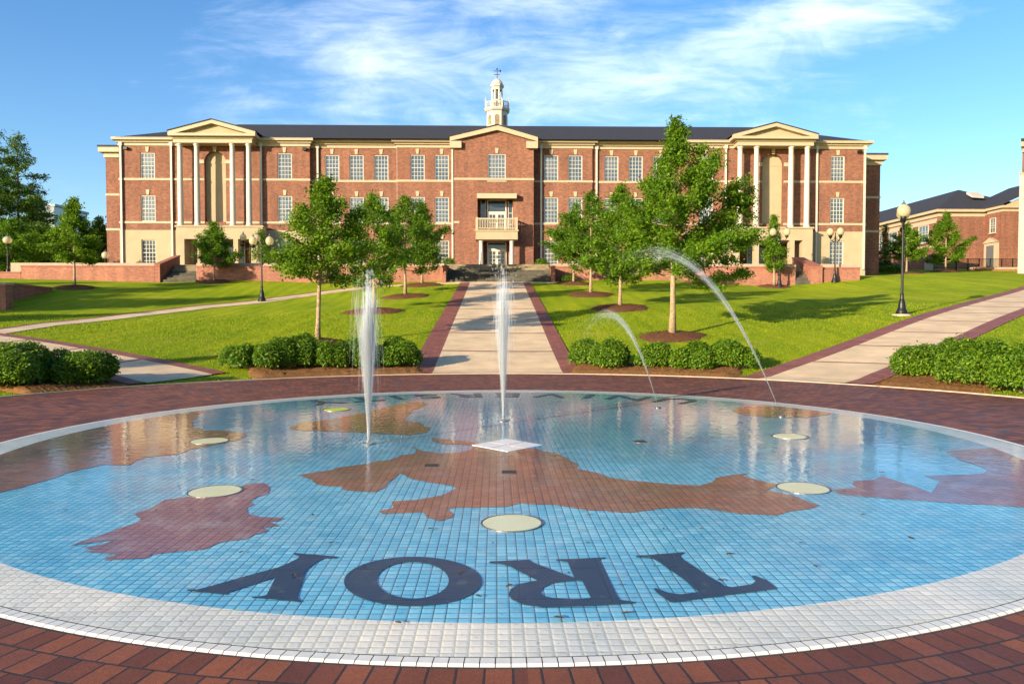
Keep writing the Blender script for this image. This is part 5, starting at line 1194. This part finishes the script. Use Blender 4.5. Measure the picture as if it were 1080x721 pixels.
m = MB(); m.box(BX0, BX1, BY, 94.998, 5.5, ze_ - .7); m.build('bay_wall', M['brick'], an)
m = MB(); m.box(BX0 - .06, BX1 + .06, BY - .06, 94.4, ze_ - .7, ze_ - .3).box(BX0 - .4, BX1 + .4, BY - .4, 94.4, ze_ - .3, ze_ + .02); m.build('bay_cornice', M['cream'], an)
bxm = (BX0 + BX1) / 2; zg = ze_ + 3.6
m = MB(); m.prism_y([(BX0 + .2, ze_ + .02), (BX1 - .2, ze_ + .02), (bxm, zg - .3)], BY - .1, BY + .2); m.build('bay_gable', M['stucco'], an)
m = MB()
for sg, xe in ((-1, BX0 - .5), (1, BX1 + .5)):
    p = [(xe, ze_ + .024), (xe, ze_ + .24), (bxm, zg + .2), (bxm, zg - .05)]; m.prism_y(p if sg > 0 else p[::-1], BY - .5, 101)
m.build('bay_roof', M['shingle'], an)
yw_ = BX0 * F / (1046 - 523) * .998; side_window(BX0 - .14, 93.3, UZ(244.5, 93.3), 1.1, 1.9, an, 2, 3)
m = MB(); zd0 = tz1(BX0, 93); m.box(BX0 - .35, BX0 - .003, 92.1, 94.5, zd0 - .3, UZ(255, 93.3)); pr_ = m.build('door_surround', M['cream'], an)
m = MB(); m.add([(BX0 - .5, 91.95, UZ(255, 93.3)), (BX0 - .5, 94.65, UZ(255, 93.3)), (BX0 - .5, 93.3, UZ(249.5, 93.3)), (BX0 - .003, 91.95, UZ(255, 93.3)), (BX0 - .003, 94.65, UZ(255, 93.3)), (BX0 - .003, 93.3, UZ(249.5, 93.3))], [(0, 2, 1), (3, 4, 5), (0, 1, 4, 3), (1, 2, 5, 4), (2, 0, 3, 5)]); m.build('door_pediment', M['cream'], pr_)
m = MB(); m.box(BX0 - .38, BX0 - .34, 92.6, 94.0, zd0, UZ(258, 93.3)); m.build('door', M['glass'], pr_)
# big building cut by the right edge
tb = thing('brick_tower_block', 'tall brick building cut by the right edge of the view', 'building', (56, 76, 6))
tx = UX(1076.8, 76, 230); zt_ = UZ(150.5, 76, 1076)
def fp(o, y0=76.0): return [(tx - o, y0 - o), (tx + 16 + o, y0 - o), (tx + 30 + o, y0 + 18 + o), (tx + 14.5 - o, y0 + 18 + o)]
m = MB(); m.prism_z(fp(0), 4.5, zt_ - 1.0); m.build('wall', M['brick'], tb)
m = MB(); m.prism_z(fp(.15), zt_ - 1.0, zt_ - .5); m.prism_z(fp(.55), zt_ - .498, zt_); m.build('cornice', M['cream'], tb)
m = MB(); m.prism_z(fp(.6), zt_ + .003, zt_ + .3); m.build('roof', M['shingle'], tb)
m = MB(); m.box(tx - .25, tx + .3, 75.75, 75.98, 4.5, UZ(182, 76)); m.build('pilaster', M['white'], tb)
m = MB(); m.box(tx - .32, tx + .3, 75.70, 75.99, UZ(182, 76) + .003, UZ(180, 76)); m.build('pilaster_cap', M['cream'], tb)
for yy_ in (212, 254): m = MB(); zz = UZ(yy_, 76); m.prism_z(fp(.06), zz - .12, zz + .12); m.build('string_course', M['cream'], tb)
# ramp wall, railing and ramp by the annex
x0_, x1_ = UX(1025, 86, 285), UX(1080, 86, 285); zz = tz1((x0_ + x1_) / 2, 86)
t = thing('garden_wall', 'low brick ramp wall under the black railing at far right', 'wall', ((x0_ + x1_) / 2, 86, zz), 'brick garden walls')
m = MB(); m.box(x0_, x1_, 86, 86.3, zz - .6, UZ(282, 86) - .1); m.build('brickwork', M['brick_dim'], t); m = MB(); m.box(x0_ - .05, x1_ + .05, 85.95, 86.35, UZ(282, 86) - .1, UZ(281, 86)); m.build('coping', M['kerb'], t)
xr0, xr1 = UX(985, 88, 280), UX(1080, 88, 280); zr2 = UZ(272, 88); zb2 = UZ(283, 88); t = thing('ramp_railing', 'long black metal railing along the ramp at far right', 'railing', ((xr0 + xr1) / 2, 88, zb2))
npst = 9
for k in range(npst): x = xr0 + (xr1 - xr0) * k / (npst - 1); m = MB(); m.box(x - .04, x + .04, 87.96, 88.04, zb2 - .5, zr2 + .05); m.build('post', M['iron'], t)
m = MB(); m.box(xr0, xr1, 87.97, 88.03, zr2 - .06, zr2).box(xr0, xr1, 87.97, 88.03, zb2 + .10, zb2 + .15); nbar = 84
for k in range(nbar): x = xr0 + (xr1 - xr0) * k / (nbar - 1); m.box(x - .012, x + .012, 87.985, 88.015, zb2 + .12, zr2 - .04)
m.build('rail', M['iron'], t)
m = MB(); xa, xb = UX(982, 89), UX(1030, 89); m.add([(xa, 88.2, UZ(274.5, 89)), (xb, 88.2, UZ(278, 89)), (xb, 90.2, UZ(278, 89)), (xa, 90.2, UZ(274.5, 89)), (xa, 88.2, 6.5), (xb, 88.2, 6.5), (xb, 90.2, 6.5), (xa, 90.2, 6.5)], [(0, 1, 2, 3), (4, 7, 6, 5), (0, 4, 5, 1), (1, 5, 6, 2), (2, 6, 7, 3), (3, 7, 4, 0)]); structure(m.build('ramp', M['kerb']))
# far blocks at left
gb_ = thing('glass_block', 'distant blue glass block behind the conifers at far left', 'building', U(50, 285, 150)); xa, xb = UX(40, 150), UX(57, 150)
m = MB(); m.box(xa, xb, 150, 162, 4, UZ(219, 150)); m.build('glazing', M['farglass'], gb_)
m = MB()
for k in range(7): z = UZ(222 + k * 7, 150); m.box(xa - .05, xb + .05, 149.9, 149.998, z - .18, z + .18)
m.box(xa - .3, xb + .3, 149.8, 162.2, UZ(219, 150), UZ(216.5, 150)); m.build('floor_band', M['grey'], gb_)
rb_ = thing('far_brick_house', 'tiny far red roofed house between the lone oak and the hall', 'house', U(92, 285, 170)); xa, xb = UX(80, 170), UX(103, 170)
m = MB(); m.box(xa, xb, 170, 180, 4, UZ(246, 170)); m.build('wall', M['brick'], rb_)
m = MB(); z0_, z1_ = UZ(246, 170), UZ(241, 175); m.add([(xa - .4, 169.6, z0_), (xb + .4, 169.6, z0_), (xb + .4, 180.4, z0_), (xa - .4, 180.4, z0_), (xa + 1.5, 175, z1_), (xb - 1.5, 175, z1_)], [(0, 1, 5, 4), (1, 2, 5), (2, 3, 4, 5), (3, 0, 4), (3, 2, 1, 0)]); m.build('roof', M['cap'], rb_)
# distant tree belt that closes the horizon
k = 0
for px, Y, H, R0 in ((-60, 120, 14, 5), (70, 150, 13, 5), (98, 190, 13, 6), (118, 130, 8, 4), (935, 165, 10, 5), (1030, 175, 10, 5)):
    q = U(px, 285, Y); zb = tz1(q[0], Y)
    lab = ['dark tree far beyond the left edge conifers', 'far tree seen left of the lone round oak', 'far tree behind the tiny red roofed house', 'far low tree against the left end of the hall', 'far tree showing behind the conifer by the annex', 'far tree behind the roof of the annex'][k]
    tree('distant_tree', lab, 'distant trees', (q[0], Y, zb - .2), 'pine', 'bark_d', H=H, R=R0, trunkH=1.0, prof=PR3, seed=600 + k, nleaf=3500, lsize=.7, sig=.4, nlimb=26); k += 1
# golf cart
gx, gy = (UX(919, 84, 275) + UX(951, 84, 275)) / 2, 84.0; gz = tz1(gx, gy); t = thing('golf_cart', 'dark golf cart with pale roof parked behind the hedge', 'golf cart', (gx, gy, gz)); Lh = 1.7
m = MB(); m.prism_y([(-1.25, .28), (1.3, .28), (1.42, .55), (1.25, .78), (.75, .82), (.62, .45), (-.25, .45), (-.3, .72), (-1.3, .74)], -.55, .55); m.build('body', M['cartbody'], t, world=False, bevel=.03)
for x in (-.9, .95):
    for y in (-.58, .46):
        m = MB(); m.tube([(x, y, .23), (x, y + .12, .23)], .23, 16); w = m.build('wheel', M['tyre'], t, world=False); m = MB(); m.tube([(x, y - .006, .23), (x, y + .126, .23)], .11, 12); m.build('rim', M['grey'], w, world=False)
for xs in (-.62, .12):
    m = MB(); m.prism_y([(xs - .28, .74), (xs + .28, .74), (xs + .28, .86), (xs - .16, .88), (xs - .26, 1.35), (xs - .36, 1.35)], -.5, .5); m.build('seat', M['beige'], t, world=False, bevel=.02)
for x in (-1.2, .78):
    for y in (-.5, .5): m = MB(); m.tube([(x, y, .7), (x + (.1 if x < 0 else -.15), y, 1.93)], .022, 6); m.build('roof_post', M['iron'], t, world=False)
m = MB(); m.prism_y([(-1.62, 1.92), (1.55, 1.92), (1.6, 1.97), (1.5, 2.03), (-1.55, 2.04), (-1.66, 1.98)], -.62, .62); m.build('roof', M['white'], t, world=False)
m = MB(); m.tube([(.8, .1, .75), (.5, .1, 1.12)], .02, 6); m.tube([(.5 + .02 * math.cos(a), .1 + .17 * math.sin(a), 1.12 + .15 * math.cos(a)) for a in np.linspace(0, 6.28, 17)], .015, 5); m.build('steering_wheel', M['iron'], t, world=False)
